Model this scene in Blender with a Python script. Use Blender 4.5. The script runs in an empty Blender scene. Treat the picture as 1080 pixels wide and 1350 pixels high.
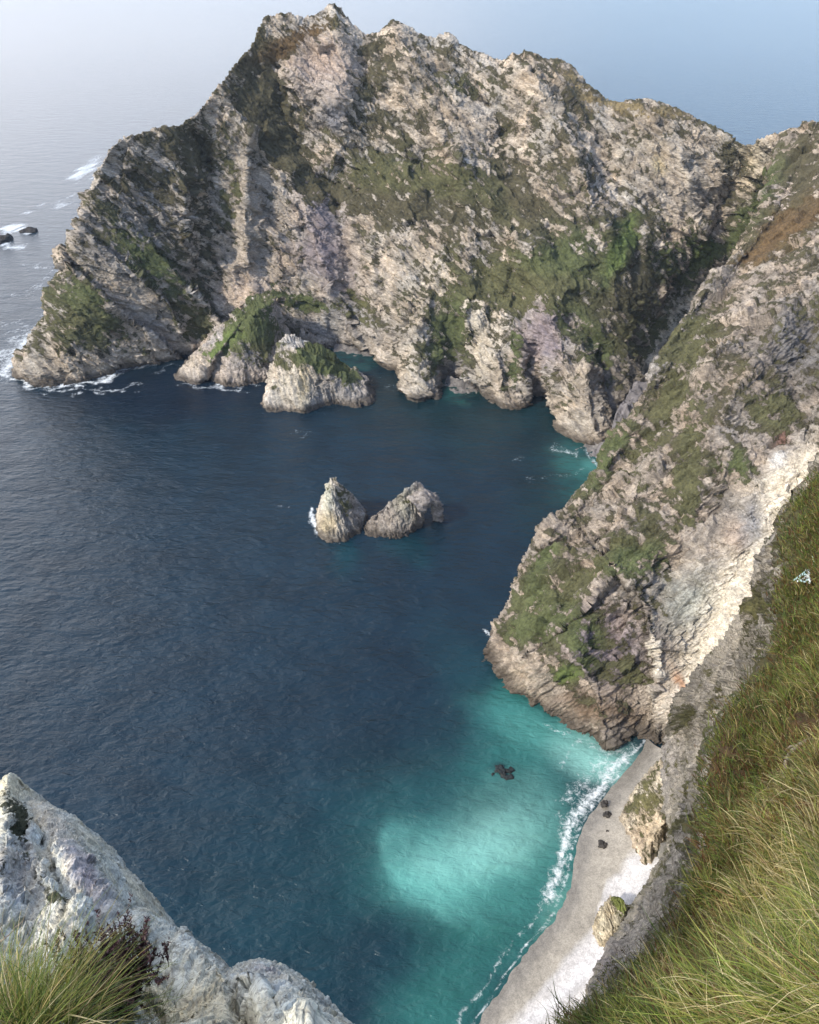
import bpy, math, numpy as np
rng = np.random.default_rng(7)
f32 = np.float32
F = 1060.0; PITCH = math.radians(35.0); H = 150.0
cP, sP = math.cos(PITCH), math.sin(PITCH)
QUAL = 1.0

# ------------------------------------------------------------------ places
def ray(px, py):
    dx = (px-540.0)/F; dy = -(py-675.0)/F
    return np.array([dx, cP+sP*dy, -sP+cP*dy])
def PY(px, py, Y):
    r = ray(px, py); t = Y/r[1]; return np.array([r[0]*t, Y, H+r[2]*t])
def PZ(px, py, z=0.0):
    r = ray(px, py); t = (z-H)/r[2]; return np.array([r[0]*t, r[1]*t, z])
def proj(P):
    x = P[..., 0]; y = P[..., 1]; z = P[..., 2]-H
    d = np.maximum(y*cP-z*sP, 0.05); u = y*sP+z*cP
    return 540+F*x/d, 675-F*u/d, d

# ------------------------------------------------------------------ noise
def _h(ix, iy, iz, seed):
    n = ix.astype(np.uint32)*np.uint32(374761393) + iy.astype(np.uint32)*np.uint32(668265263) + iz.astype(np.uint32)*np.uint32(2246822519) + np.uint32(seed*974711+17)
    n = (n ^ (n >> np.uint32(13)))*np.uint32(1274126177)
    n = (n ^ (n >> np.uint32(16)))*np.uint32(2246822519)
    return n ^ (n >> np.uint32(15))
G = np.array([[1,1,0],[-1,1,0],[1,-1,0],[-1,-1,0],[1,0,1],[-1,0,1],[1,0,-1],[-1,0,-1],[0,1,1],[0,-1,1],[0,1,-1],[0,-1,-1],[1,1,0],[-1,1,0],[0,-1,1],[0,-1,-1]], dtype=f32)
def perlin(p, scale, seed=0):
    q = (p/scale).astype(f32); i = np.floor(q).astype(np.int64); w = (q-i).astype(f32)
    s = w*w*w*(w*(w*6-15)+10)
    out = 0
    for dx in (0, 1):
        for dy in (0, 1):
            for dz in (0, 1):
                g = G[_h(i[..., 0]+dx, i[..., 1]+dy, i[..., 2]+dz, seed) & 15]
                v = g[..., 0]*(w[..., 0]-dx)+g[..., 1]*(w[..., 1]-dy)+g[..., 2]*(w[..., 2]-dz)
                out = out + v*(s[..., 0] if dx else 1-s[..., 0])*(s[..., 1] if dy else 1-s[..., 1])*(s[..., 2] if dz else 1-s[..., 2])
    return out
def fbm(p, scale, n=3, seed=0, gain=.5):
    o = 0; a = 1.
    for k in range(n): o = o+a*perlin(p, scale/2**k, seed+k*7); a *= gain
    return o
def ridged(p, scale, n=3, seed=0, gain=.5):
    o = 0; a = 1.; t = 0
    for k in range(n):
        o = o+a*(1-2.6*np.abs(perlin(p, scale/2**k, seed+k*11))); t += a; a *= gain
    return o/t-.40
def cells(p, scale, seed=0):
    """blocky facets: per-cell random level plus a per-cell random tilt; also distance to the nearest joint"""
    q = (p/scale).astype(f32); i = np.floor(q).astype(np.int64); w = q-i
    f1 = np.full(q.shape[:-1], 9., f32); f2 = f1.copy(); lv = np.zeros_like(f1)
    for dx in (-1, 0, 1):
        for dy in (-1, 0, 1):
            for dz in (-1, 0, 1):
                h = _h(i[..., 0]+dx, i[..., 1]+dy, i[..., 2]+dz, seed)
                a = (h & 1023).astype(f32)/1023; b = ((h >> np.uint32(10)) & 1023).astype(f32)/1023; c = ((h >> np.uint32(20)) & 1023).astype(f32)/1023
                ex = w[..., 0]-dx-a; ey = w[..., 1]-dy-b; ez = w[..., 2]-dz-c
                d = ex*ex+ey*ey+ez*ez
                val = (c-.5)+((a-.5)*ex+(b-.5)*ey+(c-.5)*ez)*1.6
                m = d < f1
                f2 = np.where(m, f1, np.minimum(f2, d)); lv = np.where(m, val, lv); f1 = np.where(m, d, f1)
    return lv, np.sqrt(f2)-np.sqrt(f1)
def sstep(a, b, x):
    t = np.clip((x-a)/(b-a), 0, 1); return t*t*(3-2*t)

# ------------------------------------------------------------------ surfaces
def catmull(C, t, closed=False):
    n = C.shape[0]; k = np.floor(t).astype(int)
    if not closed: k = np.clip(k, 0, n-2)
    w = (t-k)[:, None, None]
    idx = (lambda j: j % n) if closed else (lambda j: np.clip(j, 0, n-1))
    p0, p1, p2, p3 = C[idx(k-1)], C[idx(k)], C[idx(k+1)], C[idx(k+2)]
    return .5*((2*p1)+(-p0+p2)*w+(2*p0-5*p1+4*p2-p3)*w**2+(-p0+3*p1-3*p2+p3)*w**3)
def params(L, n):
    L = np.maximum(L, 1e-6); cum = np.concatenate([[0], np.cumsum(L)])
    return np.interp(np.linspace(0, cum[-1], n), cum, np.arange(len(cum)))
def loft(C, nr, nc, closed=False, hid=.35, wr=None):
    """C[row][col][3] control net -> dense grid; samples spread by size in view"""
    C = np.asarray(C, float)
    px, py, d = proj(C); q = np.stack([px, py], -1)
    q = np.clip(q, -150, 1450)
    Lr = np.linalg.norm(np.diff(q, axis=0), axis=2).mean(1)+8
    if wr is not None: Lr = Lr*np.asarray(wr)
    Cc = np.concatenate([q, q[:, :1]], 1) if closed else q
    Lc = np.linalg.norm(np.diff(Cc, axis=1), axis=2).mean(0)+6
    A = catmull(C, params(Lr, nr))
    B = catmull(A.transpose(1, 0, 2), params(Lc, nc+1)[:-1] if closed else params(Lc, nc), closed).transpose(1, 0, 2)
    return B
def normals(P, closed=False):
    dr = np.gradient(P, axis=0)
    if closed:
        dc = (np.roll(P, -1, 1)-np.roll(P, 1, 1))*.5
    else: dc = np.gradient(P, axis=1)
    n = np.cross(dc, dr); n /= np.linalg.norm(n, axis=2, keepdims=True)+1e-9
    return n
def face_view(n, P):
    """make the normals point outward: away from the body, i.e. mostly towards the open side"""
    v = np.array([0, 0, H])-P
    s = np.sign(np.median((n*v).sum(2))); return n*(s if s else 1)
def polydist(x, y, pts):
    """distance and signed side to a polyline in view-plane units, plus fraction along"""
    best = np.full(x.shape, 1e9); sd = np.zeros(x.shape)
    for (ax, ay), (bx, by) in zip(pts[:-1], pts[1:]):
        ux, uy = bx-ax, by-ay; L = ux*ux+uy*uy
        t = np.clip(((x-ax)*ux+(y-ay)*uy)/L, 0, 1)
        ex, ey = x-ax-t*ux, y-ay-t*uy; d = np.hypot(ex, ey)
        s = np.sign(ux*ey-uy*ex); m = d < best
        sd = np.where(m, s, sd); best = np.where(m, d, best)
    return best, best*sd
def blob(x, y, b):
    cx, cy, rx, ry, ang = b[:5]; a = math.radians(ang); c, s = math.cos(a), math.sin(a)
    u = ((x-cx)*c+(y-cy)*s)/rx; v = (-(x-cx)*s+(y-cy)*c)/ry
    return np.exp(-(u*u+v*v)**1.3)
def sculpt(P, n, feats, fadek=1.):
    x, y, d = proj(P)
    P0 = P; x = x+6*perlin(P0, 9, 91); y = y+6*perlin(P0, 9, 92)
    D = np.zeros(x.shape)
    for kind, w, amp, pts in feats:
        dd, sd = polydist(x, y, pts)
        if kind == 'r': D += amp*.85*(np.exp(-dd/w*1.15)+.25*np.exp(-(dd/w)**2))/1.25*(.65+.7*perlin(P0, 14, 93)+.35)
        else:                                    # step: raised on the right-hand side of the line, easing back to nothing
            D += amp*sstep(-2., 2., sd)*np.exp(-np.maximum(sd, 0)/w)*(dd < 4*w)
    return P+n*(D*fadek)[..., None]

# ------------------------------------------------------------------ mesh helpers
col = bpy.context.scene.collection
def mesh_obj(name, V, Fc, mat, attrs=None, origin=None, smooth=True, parent=None):
    V = np.asarray(V, f32).reshape(-1, 3)
    if origin is not None: V = V-np.asarray(origin, f32)
    me = bpy.data.meshes.new(name)
    Fc = np.asarray(Fc, np.int32); k = Fc.shape[1]
    me.vertices.add(len(V)); me.vertices.foreach_set('co', V.ravel())
    me.loops.add(Fc.size); me.loops.foreach_set('vertex_index', Fc.ravel())
    me.polygons.add(len(Fc)); me.polygons.foreach_set('loop_start', np.arange(0, Fc.size, k, dtype=np.int32))
    me.polygons.foreach_set('loop_total', np.full(len(Fc), k, np.int32))
    me.polygons.foreach_set('use_smooth', np.full(len(Fc), smooth))
    for an, av in (attrs or {}).items():
        av = np.asarray(av, f32)
        if av.ndim and av.shape[-1] == 3 and av.size == 3*len(V):
            a = me.attributes.new(an, 'FLOAT_COLOR', 'POINT')
            a.data.foreach_set('color', np.concatenate([av.reshape(-1, 3), np.ones((len(V), 1), f32)], 1).ravel())
        else:
            a = me.attributes.new(an, 'FLOAT', 'POINT'); a.data.foreach_set('value', av.ravel())
    me.update(calc_edges=True); me.materials.append(mat)
    o = bpy.data.objects.new(name, me); col.objects.link(o)
    if origin is not None: o.location = origin
    if parent is not None: o.parent = parent
    return o
def grid_faces(nr, nc, closed=False, off=0, flip=False):
    c2 = nc if closed else nc-1
    r, c = np.meshgrid(np.arange(nr-1), np.arange(c2), indexing='ij')
    a = r*nc+c; b = r*nc+(c+1) % nc; f = np.stack([a, b, b+nc, a+nc], -1).reshape(-1, 4)+off
    return f[:, ::-1] if flip else f
def tag(o, label=None, cat=None, group=None, kind=None):
    if label: o['label'] = label
    if cat: o['category'] = cat
    if group: o['group'] = group
    if kind: o['kind'] = kind
    return o

# ------------------------------------------------------------------ materials
def newmat(name):
    m = bpy.data.materials.new(name); m.use_nodes = True; nt = m.node_tree
    b = nt.nodes['Principled BSDF']; return m, nt, b
def N(nt, t, **kw):
    n = nt.nodes.new(t)
    for k, v in kw.items(): setattr(n, k, v)
    return n
def L(nt, a, b): nt.links.new(a, b)
def attr(nt, name): return N(nt, 'ShaderNodeAttribute', attribute_name=name)
def objco(nt, scale=(1, 1, 1), rot=(0, 0, 0)):
    t = N(nt, 'ShaderNodeTexCoord'); m = N(nt, 'ShaderNodeMapping'); m.inputs['Scale'].default_value = scale; m.inputs['Rotation'].default_value = rot
    L(nt, t.outputs['Object'], m.inputs['Vector']); return m.outputs[0]
def noise(nt, vec, scale, detail=4, rough=.6, dist=0):
    n = N(nt, 'ShaderNodeTexNoise'); n.inputs['Scale'].default_value = scale; n.inputs['Detail'].default_value = detail
    n.inputs['Roughness'].default_value = rough; n.inputs['Distortion'].default_value = dist; L(nt, vec, n.inputs['Vector']); return n.outputs[0]
def math_(nt, op, a, b=None, c=None):
    n = N(nt, 'ShaderNodeMath', operation=op)
    for k, v in enumerate((a, b, c)):
        if v is None: continue
        if isinstance(v, (int, float)): n.inputs[k].default_value = v
        else: L(nt, v, n.inputs[k])
    return n.outputs[0]
def ramp(nt, fac, a, b, lo=0., hi=1.):
    n = N(nt, 'ShaderNodeMapRange', interpolation_type='SMOOTHSTEP'); L(nt, fac, n.inputs[0])
    for k, v in zip((1, 2, 3, 4), (a, b, lo, hi)): n.inputs[k].default_value = v
    return n.outputs[0]
def mix(nt, fac, a, b, mode='MIX'):
    n = N(nt, 'ShaderNodeMix', data_type='RGBA', blend_type=mode)
    for k, v in ((0, fac), (6, a), (7, b)):
        if isinstance(v, (int, float)): n.inputs[k].default_value = v
        elif isinstance(v, tuple): n.inputs[k].default_value = v
        else: L(nt, v, n.inputs[k])
    return n.outputs[2]
def bump(nt, h, strength, dist, nrm=None):
    b = N(nt, 'ShaderNodeBump'); b.inputs['Strength'].default_value = strength; b.inputs['Distance'].default_value = dist
    L(nt, h, b.inputs['Height'])
    if nrm is not None: L(nt, nrm, b.inputs['Normal'])
    return b.outputs[0]

def rock_mat(name, u=1.0, strata=(.5, .2, .3), contrast=.55, bd=.5, soft=.16, lichen=.5, crk=.35):
    """u = size in metres of the finest mottling"""
    m, nt, b = newmat(name)
    co = objco(nt)
    stv = objco(nt, (1, 1, 3.5), strata)
    n1 = noise(nt, co, .45/u, 6, .68); n2 = noise(nt, stv, .9/u, 5, .65, .6); n3 = noise(nt, co, 2.2/u, 4, .7)
    vor = N(nt, 'ShaderNodeTexVoronoi', feature='DISTANCE_TO_EDGE'); vor.inputs['Scale'].default_value = .55/u
    wv = N(nt, 'ShaderNodeVectorMath', operation='ADD'); L(nt, stv, wv.inputs[0])
    nv = N(nt, 'ShaderNodeTexNoise'); nv.inputs['Scale'].default_value = .8/u; L(nt, co, nv.inputs['Vector'])
    sc = N(nt, 'ShaderNodeVectorMath', operation='SCALE'); sc.inputs[3].default_value = 2.2*u; L(nt, nv.outputs[1], sc.inputs[0]); L(nt, sc.outputs[0], wv.inputs[1])
    L(nt, wv.outputs[0], vor.inputs['Vector'])
    crack = ramp(nt, vor.outputs['Distance'], 0, .09)
    # rock colour: measured tint times mottling, dark lichen flecks, pale quartz flecks
    tint = attr(nt, 'rockc').outputs[0]
    val = math_(nt, 'ADD', math_(nt, 'MULTIPLY', n1, 1.0), math_(nt, 'MULTIPLY', n2, 1.0))
    fac = ramp(nt, val, .72, 1.28, 1-contrast, 1+contrast*.75)
    mul = N(nt, 'ShaderNodeVectorMath', operation='SCALE'); L(nt, tint, mul.inputs[0]); L(nt, fac, mul.inputs[3])
    c = mix(nt, math_(nt, 'MULTIPLY', ramp(nt, n3, .56, .7), lichen), mul.outputs[0], (.07, .065, .05, 1))
    c = mix(nt, math_(nt, 'MULTIPLY', ramp(nt, crack, 1, 0), crk), c, (.10, .08, .065, 1))  # recess shade put into the colour: darkened along the cracks
    # plant cover
    vc = attr(nt, 'vegc').outputs[0]; vg = attr(nt, 'veg').outputs['Fac']
    vn = noise(nt, co, 1.3/u, 5, .75)
    vfac = ramp(nt, math_(nt, 'ADD', math_(nt, 'MULTIPLY', vn, .6), math_(nt, 'MULTIPLY', noise(nt, co, .22/u, 5, .7), .4)), .3, .7, .4, 1.75)
    vm = N(nt, 'ShaderNodeVectorMath', operation='SCALE'); L(nt, vc, vm.inputs[0]); L(nt, vfac, vm.inputs[3])
    k = math_(nt, 'ADD', vg, math_(nt, 'MULTIPLY', math_(nt, 'SUBTRACT', noise(nt, co, .55/u, 8, .8), .5), 2.4))
    k = ramp(nt, k, .5-soft, .5+soft)
    c = mix(nt, k, c, vm.outputs[0])
    L(nt, c, b.inputs['Base Color']); b.inputs['Roughness'].default_value = .92; b.inputs['Specular IOR Level'].default_value = .2
    hh = math_(nt, 'ADD', math_(nt, 'MULTIPLY', n2, .6), math_(nt, 'ADD', math_(nt, 'MULTIPLY', n3, .25), math_(nt, 'MULTIPLY', crack, .12)))
    hh = math_(nt, 'ADD', hh, math_(nt, 'MULTIPLY', vn, math_(nt, 'MULTIPLY', k, .9)))
    L(nt, bump(nt, hh, .9, bd), b.inputs['Normal'])
    return m

# palette (linear)
PINK = (.385, .328, .258); TAN = (.36, .30, .22); CREAM = (.55, .48, .36); GREY = (.26, .245, .23); DGREY = (.135, .13, .125)
PURP = (.22, .18, .195); PALE = (.68, .605, .475); WHITE = (.62, .60, .56); YEL = (.47, .38, .20); GRNROCK = (.40, .42, .36); WETB = (.075, .06, .045); RUST = (.42, .22, .11)
HEATH = (.072, .063, .036); OLIVE = (.085, .082, .038); GREEN = (.080, .091, .037); BRIGHT = (.105, .135, .042); BROWN = (.11, .072, .035); STRAW = (.20, .155, .08)

def paint(P, n, base_c, tints, veg0, vegs, base_v=HEATH, s=1.0, seed=0, steep=.5, wash=6., tideband=2.2):
    """rock tint, plant tint and plant cover for every vertex"""
    x, y, d = proj(P)
    x = x+wash*fbm(P, 7*s, 2, seed+51)*1.5; y = y+wash*fbm(P, 7*s, 2, seed+52)*1.5
    rc = np.ones(P.shape)*np.array(base_c)
    big = fbm(P, 28*s, 3, seed+3); rc = rc*(1+.30*big[..., None])*(1+.28*fbm(P, 7*s, 3, seed+4)[..., None])
    e_ = np.array([.62, .25, .74]); e_ /= np.linalg.norm(e_); Qs = P+(P@e_)[..., None]*e_*4.5+1.5*s*fbm(P, 9*s, 2, seed+14)[..., None]
    st_ = fbm(Qs, 14*s, 4, seed+15, .6); rc = rc*(1+.42*st_[..., None])
    warm = perlin(P, 11*s, seed+9)[..., None]
    rc = rc*(1+warm*np.array([.10, 0., -.12]))
    for b in tints:
        k = (blob(x, y, b)*b[5])[..., None]; rc = rc*(1-k)+np.array(b[6])*k
    vc = np.ones(P.shape)*np.array(base_v); vg = np.full(x.shape, float(veg0))
    k = sstep(-.1, .5, fbm(P, 14*s, 2, seed+5))[..., None]; vc = vc*(1-.5*k)+np.array(OLIVE)*.5*k
    for b in vegs:
        g = blob(x, y, b); vg = vg+g*b[5]
        if len(b) > 6 and b[6] is not None:
            k = np.clip(g*1.3, 0, 1)[..., None]; vc = vc*(1-k)+np.array(b[6])*k
    vg = vg+steep*(n[..., 2]-.55)
    if tideband:
        t = sstep(tideband*1.8, tideband*.4, P[..., 2]+1.2*perlin(P, 4*s, 77))
        rc = rc*(1-.88*t[..., None])+np.array(WETB)*.88*t[..., None]
        vg = vg-1.2*sstep(tideband*3.5, tideband, P[..., 2])
    vg = vg+.5*np.clip(-st_, -.5, .5)+.34*fbm(P, 16*s, 3, seed+21)+.50*fbm(P, 5*s, 3, seed+22, .8)
    return rc, vc, np.clip(vg, -1., 1.5)

def crag(P, n, A, s=1.0, seed=0, veg=None, strat=(.3, .5, .8), stratk=1.0, fade=1.):
    """rock relief along the surface normals; A = overall strength in metres at scale s"""
    m = 1 if veg is None else 1-.4*sstep(.3, .7, veg)
    e = np.array(strat, float); e /= np.linalg.norm(e)
    a = (P@e)[..., None]*e; Q = P+a*(stratk*2.2)              # squeeze along the bedding normal
    D = ridged(P, 26*s, 3, seed, .5)*2.2
    W = np.stack([perlin(P, 6*s, seed+31), perlin(P, 6*s, seed+32), perlin(P, 6*s, seed+33)], -1)
    Q = Q+W*2.6*s
    D = D+ridged(Q, 15*s, 5, seed+4, .56)*2.4
    if s > .7:
        lv0, _e = cells(P+W*3*s+(P@e)[..., None]*e*.8, 15*s, seed+70); D = D+lv0*4.2
    lv, ed = cells(Q, 6.5*s, seed+6)
    D = D+m*lv*2.0
    lv2, ed2 = cells(Q+.8*s*fbm(P, 1.5*s, 2, seed+40)[..., None], 2.3*s, seed+8)
    D = D+m*lv2*.9
    D = D+m*.55*ridged(Q, 2.6*s, 3, seed+12, .6)
    J = (ridged(P, 7*s, 3, seed+60, .6)*1.1+lv2*.8)*(1-fade) if not np.isscalar(fade) else 0
    return P+n*(A*s*(D*fade+J*1.6))[..., None]

def terrain_patch(name, C, nr, nc, mat, base_c, tints, veg0, vegs, A, s, seed, feats=(), kind='structure', base_v=HEATH, steep=.5, strat=(.3, .5, .8), closed=False, wr=None, shift=None, tide=2.2, wash=6., Afn=None, label=None, fs=None, line=None):
    P = loft(C, int(nr*QUAL), int(nc*QUAL), closed, wr=wr)
    n = face_view(normals(P, closed), P)
    fade = 1.
    if line is not None:
        x_, y_, _ = proj(P); dl_, _ = polydist(x_, y_, line); fade = .3+.7*sstep(0, 40, dl_)
    P = sculpt(P, n, feats, fade) if feats else P
    n = face_view(normals(P, closed), P)
    sv = s if fs is None else fs(P)
    _, _, v = paint(P, n, base_c, [], veg0, vegs, s=s, seed=seed, steep=steep, tideband=tide, wash=wash)
    base = P
    P = crag(P, n, A if Afn is None else Afn(P)*A, s, seed, v, strat, fade=fade)
    n2 = face_view(normals(P, closed), P)
    rc, vc, v = paint(base, .5*n+.5*n2, base_c, tints, veg0, vegs, base_v=base_v, s=s, seed=seed, steep=steep, tideband=tide, wash=wash)
    # standing-out blocks stay bare, hollows hold soil and plants
    return P, rc, vc, v

def add_patch(name, P, rc, vc, v, mat, closed=False, origin=None, parent=None):
    Fc = grid_faces(P.shape[0], P.shape[1], closed)
    return mesh_obj(name, P, Fc, mat, {'rockc': rc, 'vegc': vc, 'veg': v}, origin=origin, parent=parent)

# ================================================================== HEADLAND
def column(base, crest, mids=(), p=1.25, nrow=8, zb=-7., Ys=None):
    """control column from the waterline up to the crest, then down the far side"""
    B = PZ(*base) if len(base) == 2 else PY(*base)
    K = PY(*crest)
    pts = [(base[0], base[1])]+list(mids)+[(crest[0], crest[1])]
    seg = np.cumsum([0]+[math.hypot(b[0]-a[0], b[1]-a[1]) for a, b in zip(pts[:-1], pts[1:])]); seg /= seg[-1]
    out = [B+np.array([0, -1.5, zb]), B]
    for t in np.linspace(0, 1, nrow)[1:-1]:
        x = np.interp(t, seg, [q[0] for q in pts]); y = np.interp(t, seg, [q[1] for q in pts])
        k_ = 0 if Ys is None else min(1., t*3.2); B1 = B[1]+(0 if Ys is None else (Ys-B[1])*k_)
        out.append(PY(x, y, B1+(K[1]-B1)*t**p))
    out.append(K)
    out.append(K+np.array([1, 7, -2.5])); out.append(K+np.array([4, 30, -22])); out.append(np.array([K[0]+8, K[1]+95, -10.]))
    return out
cols = []
c0 = column((19, 484), (150, 192, 349), [(50, 436), (85, 380), (103, 312), (130, 240)])
c0 = [q+np.array([4., 26., 0])*min(1, k/3+.3)+np.array([0, 0, -2.]) for k, q in enumerate(c0)]
cols.append(c0)
HC = [((17, 490), (147, 197, 345), [(42, 442), (78, 384), (96, 316), (124, 240)], 1.25),
 ((38, 507), (168, 184, 350), [(75, 450), (110, 380), (130, 310), (150, 240)], 1.25),
 ((88, 505), (200, 174, 356), [(125, 440), (150, 360), (175, 270)], 1.2),
 ((130, 495), (245, 162, 364), [(160, 440), (195, 350), (220, 250)], 1.2),
 ((168, 483), (262, 148, 370), [(200, 430), (235, 330), (250, 240)], 1.2),
 ((222, 468), (280, 128, 377), [(245, 420), (268, 340), (280, 230)], 1.1),
 ((252, 462), (306, 92, 386), [(275, 410), (292, 320), (300, 200)], 1.15),
 ((290, 462), (332, 62, 396), [(305, 400), (318, 300), (325, 180)], 1.2),
 ((330, 462), (348, 30, 403), [(338, 380), (343, 260), (346, 140)], 1.2),
 ((370, 462), (368, 24, 406), [(368, 360), (368, 200)], 1.2),
 ((402, 460), (402, 30, 409), [], 1.2),
 ((436, 457), (425, 22, 411), [], 1.25),
 ((458, 457), (440, 13, 412), [], 1.25),
 ((482, 460), (452, 27, 412), [], 1.3),
 ((503, 480), (480, 49, 412), [], 1.35),
 ((538, 500), (502, 45, 412), [], 1.35),
 ((546, 527), (520, 34, 412), [(556, 430), (545, 250)], 1.4),
 ((574, 527), (545, 46, 411), [(580, 430), (570, 250)], 1.35),
 ((594, 508), (570, 56, 410), [(598, 430), (595, 250)], 1.2),
 ((620, 506), (592, 48, 408), [(622, 430), (610, 250)], 1.2),
 ((640, 526), (612, 62, 406), [(640, 430)], 1.3),
 ((660, 535), (640, 77, 404), [(662, 430)], 1.35),
 ((686, 540), (664, 87, 402), [(686, 430)], 1.35),
 ((705, 528), (688, 78, 400), [(706, 430)], 1.3),
 ((724, 540), (716, 82, 398), [(724, 440)], 1.3),
 ((742, 572), (744, 87, 396), [(742, 460)], 1.35),
 ((775, 587), (775, 113, 394), [(770, 470)], 1.4),
 ((803, 584), (806, 138, 390), [(795, 470), (800, 300)], 1.35),
 ((822, 556), (850, 137, 387), [(822, 470), (835, 300)], 1.2),
 ((845, 520), (880, 143, 384), [(848, 440), (865, 300)], 1.2),
 ((868, 480), (912, 157, 380), [(875, 400), (892, 280)], 1.1),
 ((900, 440), (955, 177, 377), [(910, 380), (935, 280)], 1.1),
 ((940, 420), (988, 189, 373), [(950, 360), (965, 280)], 1.0),
 ((1000, 440), (1035, 176, 366), [], 1.1),
 ((1120, 440), (1130, 165, 360), [], 1.1)]
Yb = np.array([PZ(*h[0])[1] for h in HC]); ker = np.array([1, 2, 3, 4, 3, 2, 1.]); ker /= ker.sum(); Ysm = np.convolve(np.pad(Yb, 3, mode='edge'), ker, 'valid')
pe = np.convolve(np.pad(np.array([h[3] for h in HC]), 2, mode='edge'), np.ones(5)/5, 'valid')
for (b, k, m, p), ys, p2 in zip(HC, Ysm, pe): cols.append(column(b, k, m, max(p2-.2, .95), Ys=ys if b[0] > 300 else None))

C = np.array(cols).transpose(1, 0, 2)
hfeats = [
 ('s', 40, 6, [(112, 356), (140, 392), (185, 425), (228, 462)]),
 ('s', 30, 5, [(132, 318), (170, 350), (215, 395), (240, 440), (262, 462)]),
 ('s', 34, 10, [(225, 355), (262, 395), (300, 425), (330, 430)]),
 ('r', 14, 7, [(238, 250), (236, 300), (250, 350)]),
 ('r', 20, -9, [(262, 165), (282, 215), (284, 280), (262, 345)]),
 ('r', 26, 9, [(322, 180), (325, 270), (332, 350), (340, 410)]),
 ('r', 12, -7, [(352, 235), (350, 300), (346, 370)]),
 ('r', 34, 8, [(385, 235), (410, 300), (440, 370), (480, 430)]),
 ('r', 14, -8, [(432, 240), (448, 310), (462, 370), (500, 410)]),
 ('r', 9, -4, [(385, 335), (430, 355), (465, 385)]),
 ('r', 24, 8, [(440, 30), (450, 90), (455, 140)]),
 ('r', 16, -9, [(365, 85), (375, 150), (410, 225), (470, 250)]),
 ('r', 20, 7, [(380, 100), (430, 130), (450, 175)]),
 ('r', 14, -6, [(480, 60), (490, 110), (520, 150), (560, 190)]),
 ('r', 18, -8, [(420, 165), (480, 190), (560, 205)]),
 ('r', 24, 7, [(520, 45), (560, 120), (590, 200), (640, 260), (700, 330)]),
 ('r', 22, -7, [(600, 60), (650, 140), (700, 250), (740, 330)]),
 ('r', 26, 8, [(690, 85), (735, 180), (760, 260), (800, 330)]),
 ('r', 18, -6, [(770, 120), (800, 200), (830, 280), (845, 350)]),
 ('r', 26, 6, [(850, 145), (890, 220), (910, 300)]),
 ('r', 20, -9, [(985, 190), (965, 260), (945, 320), (900, 380), (870, 440)]),
 ('r', 14, 6, [(556, 430), (548, 480), (546, 520)]),
 ('r', 16, -8, [(585, 400), (596, 450), (606, 500)]),
 ('r', 10, 8, [(618, 410), (628, 450), (634, 505)]),
 ('r', 12, 6, [(668, 420), (662, 480), (668, 528)]),
 ('r', 10, 4, [(690, 450), (688, 490), (690, 530)]),
 ('r', 12, -10, [(700, 470), (705, 510), (712, 540)]),
 ('r', 30, 6, [(720, 410), (735, 450), (745, 490)]),
 ('r', 12, 5, [(765, 465), (772, 520), (780, 575)]),
 ('r', 14, -8, [(800, 470), (815, 530), (820, 560)]),
 ('r', 22, -7, [(640, 370), (700, 400), (760, 420), (800, 460)]),
]
hfeats = [(a, b, c*(1.0 if c > 0 else .8) if a == 'r' else c, e) for a, b, c, e in hfeats]
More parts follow.
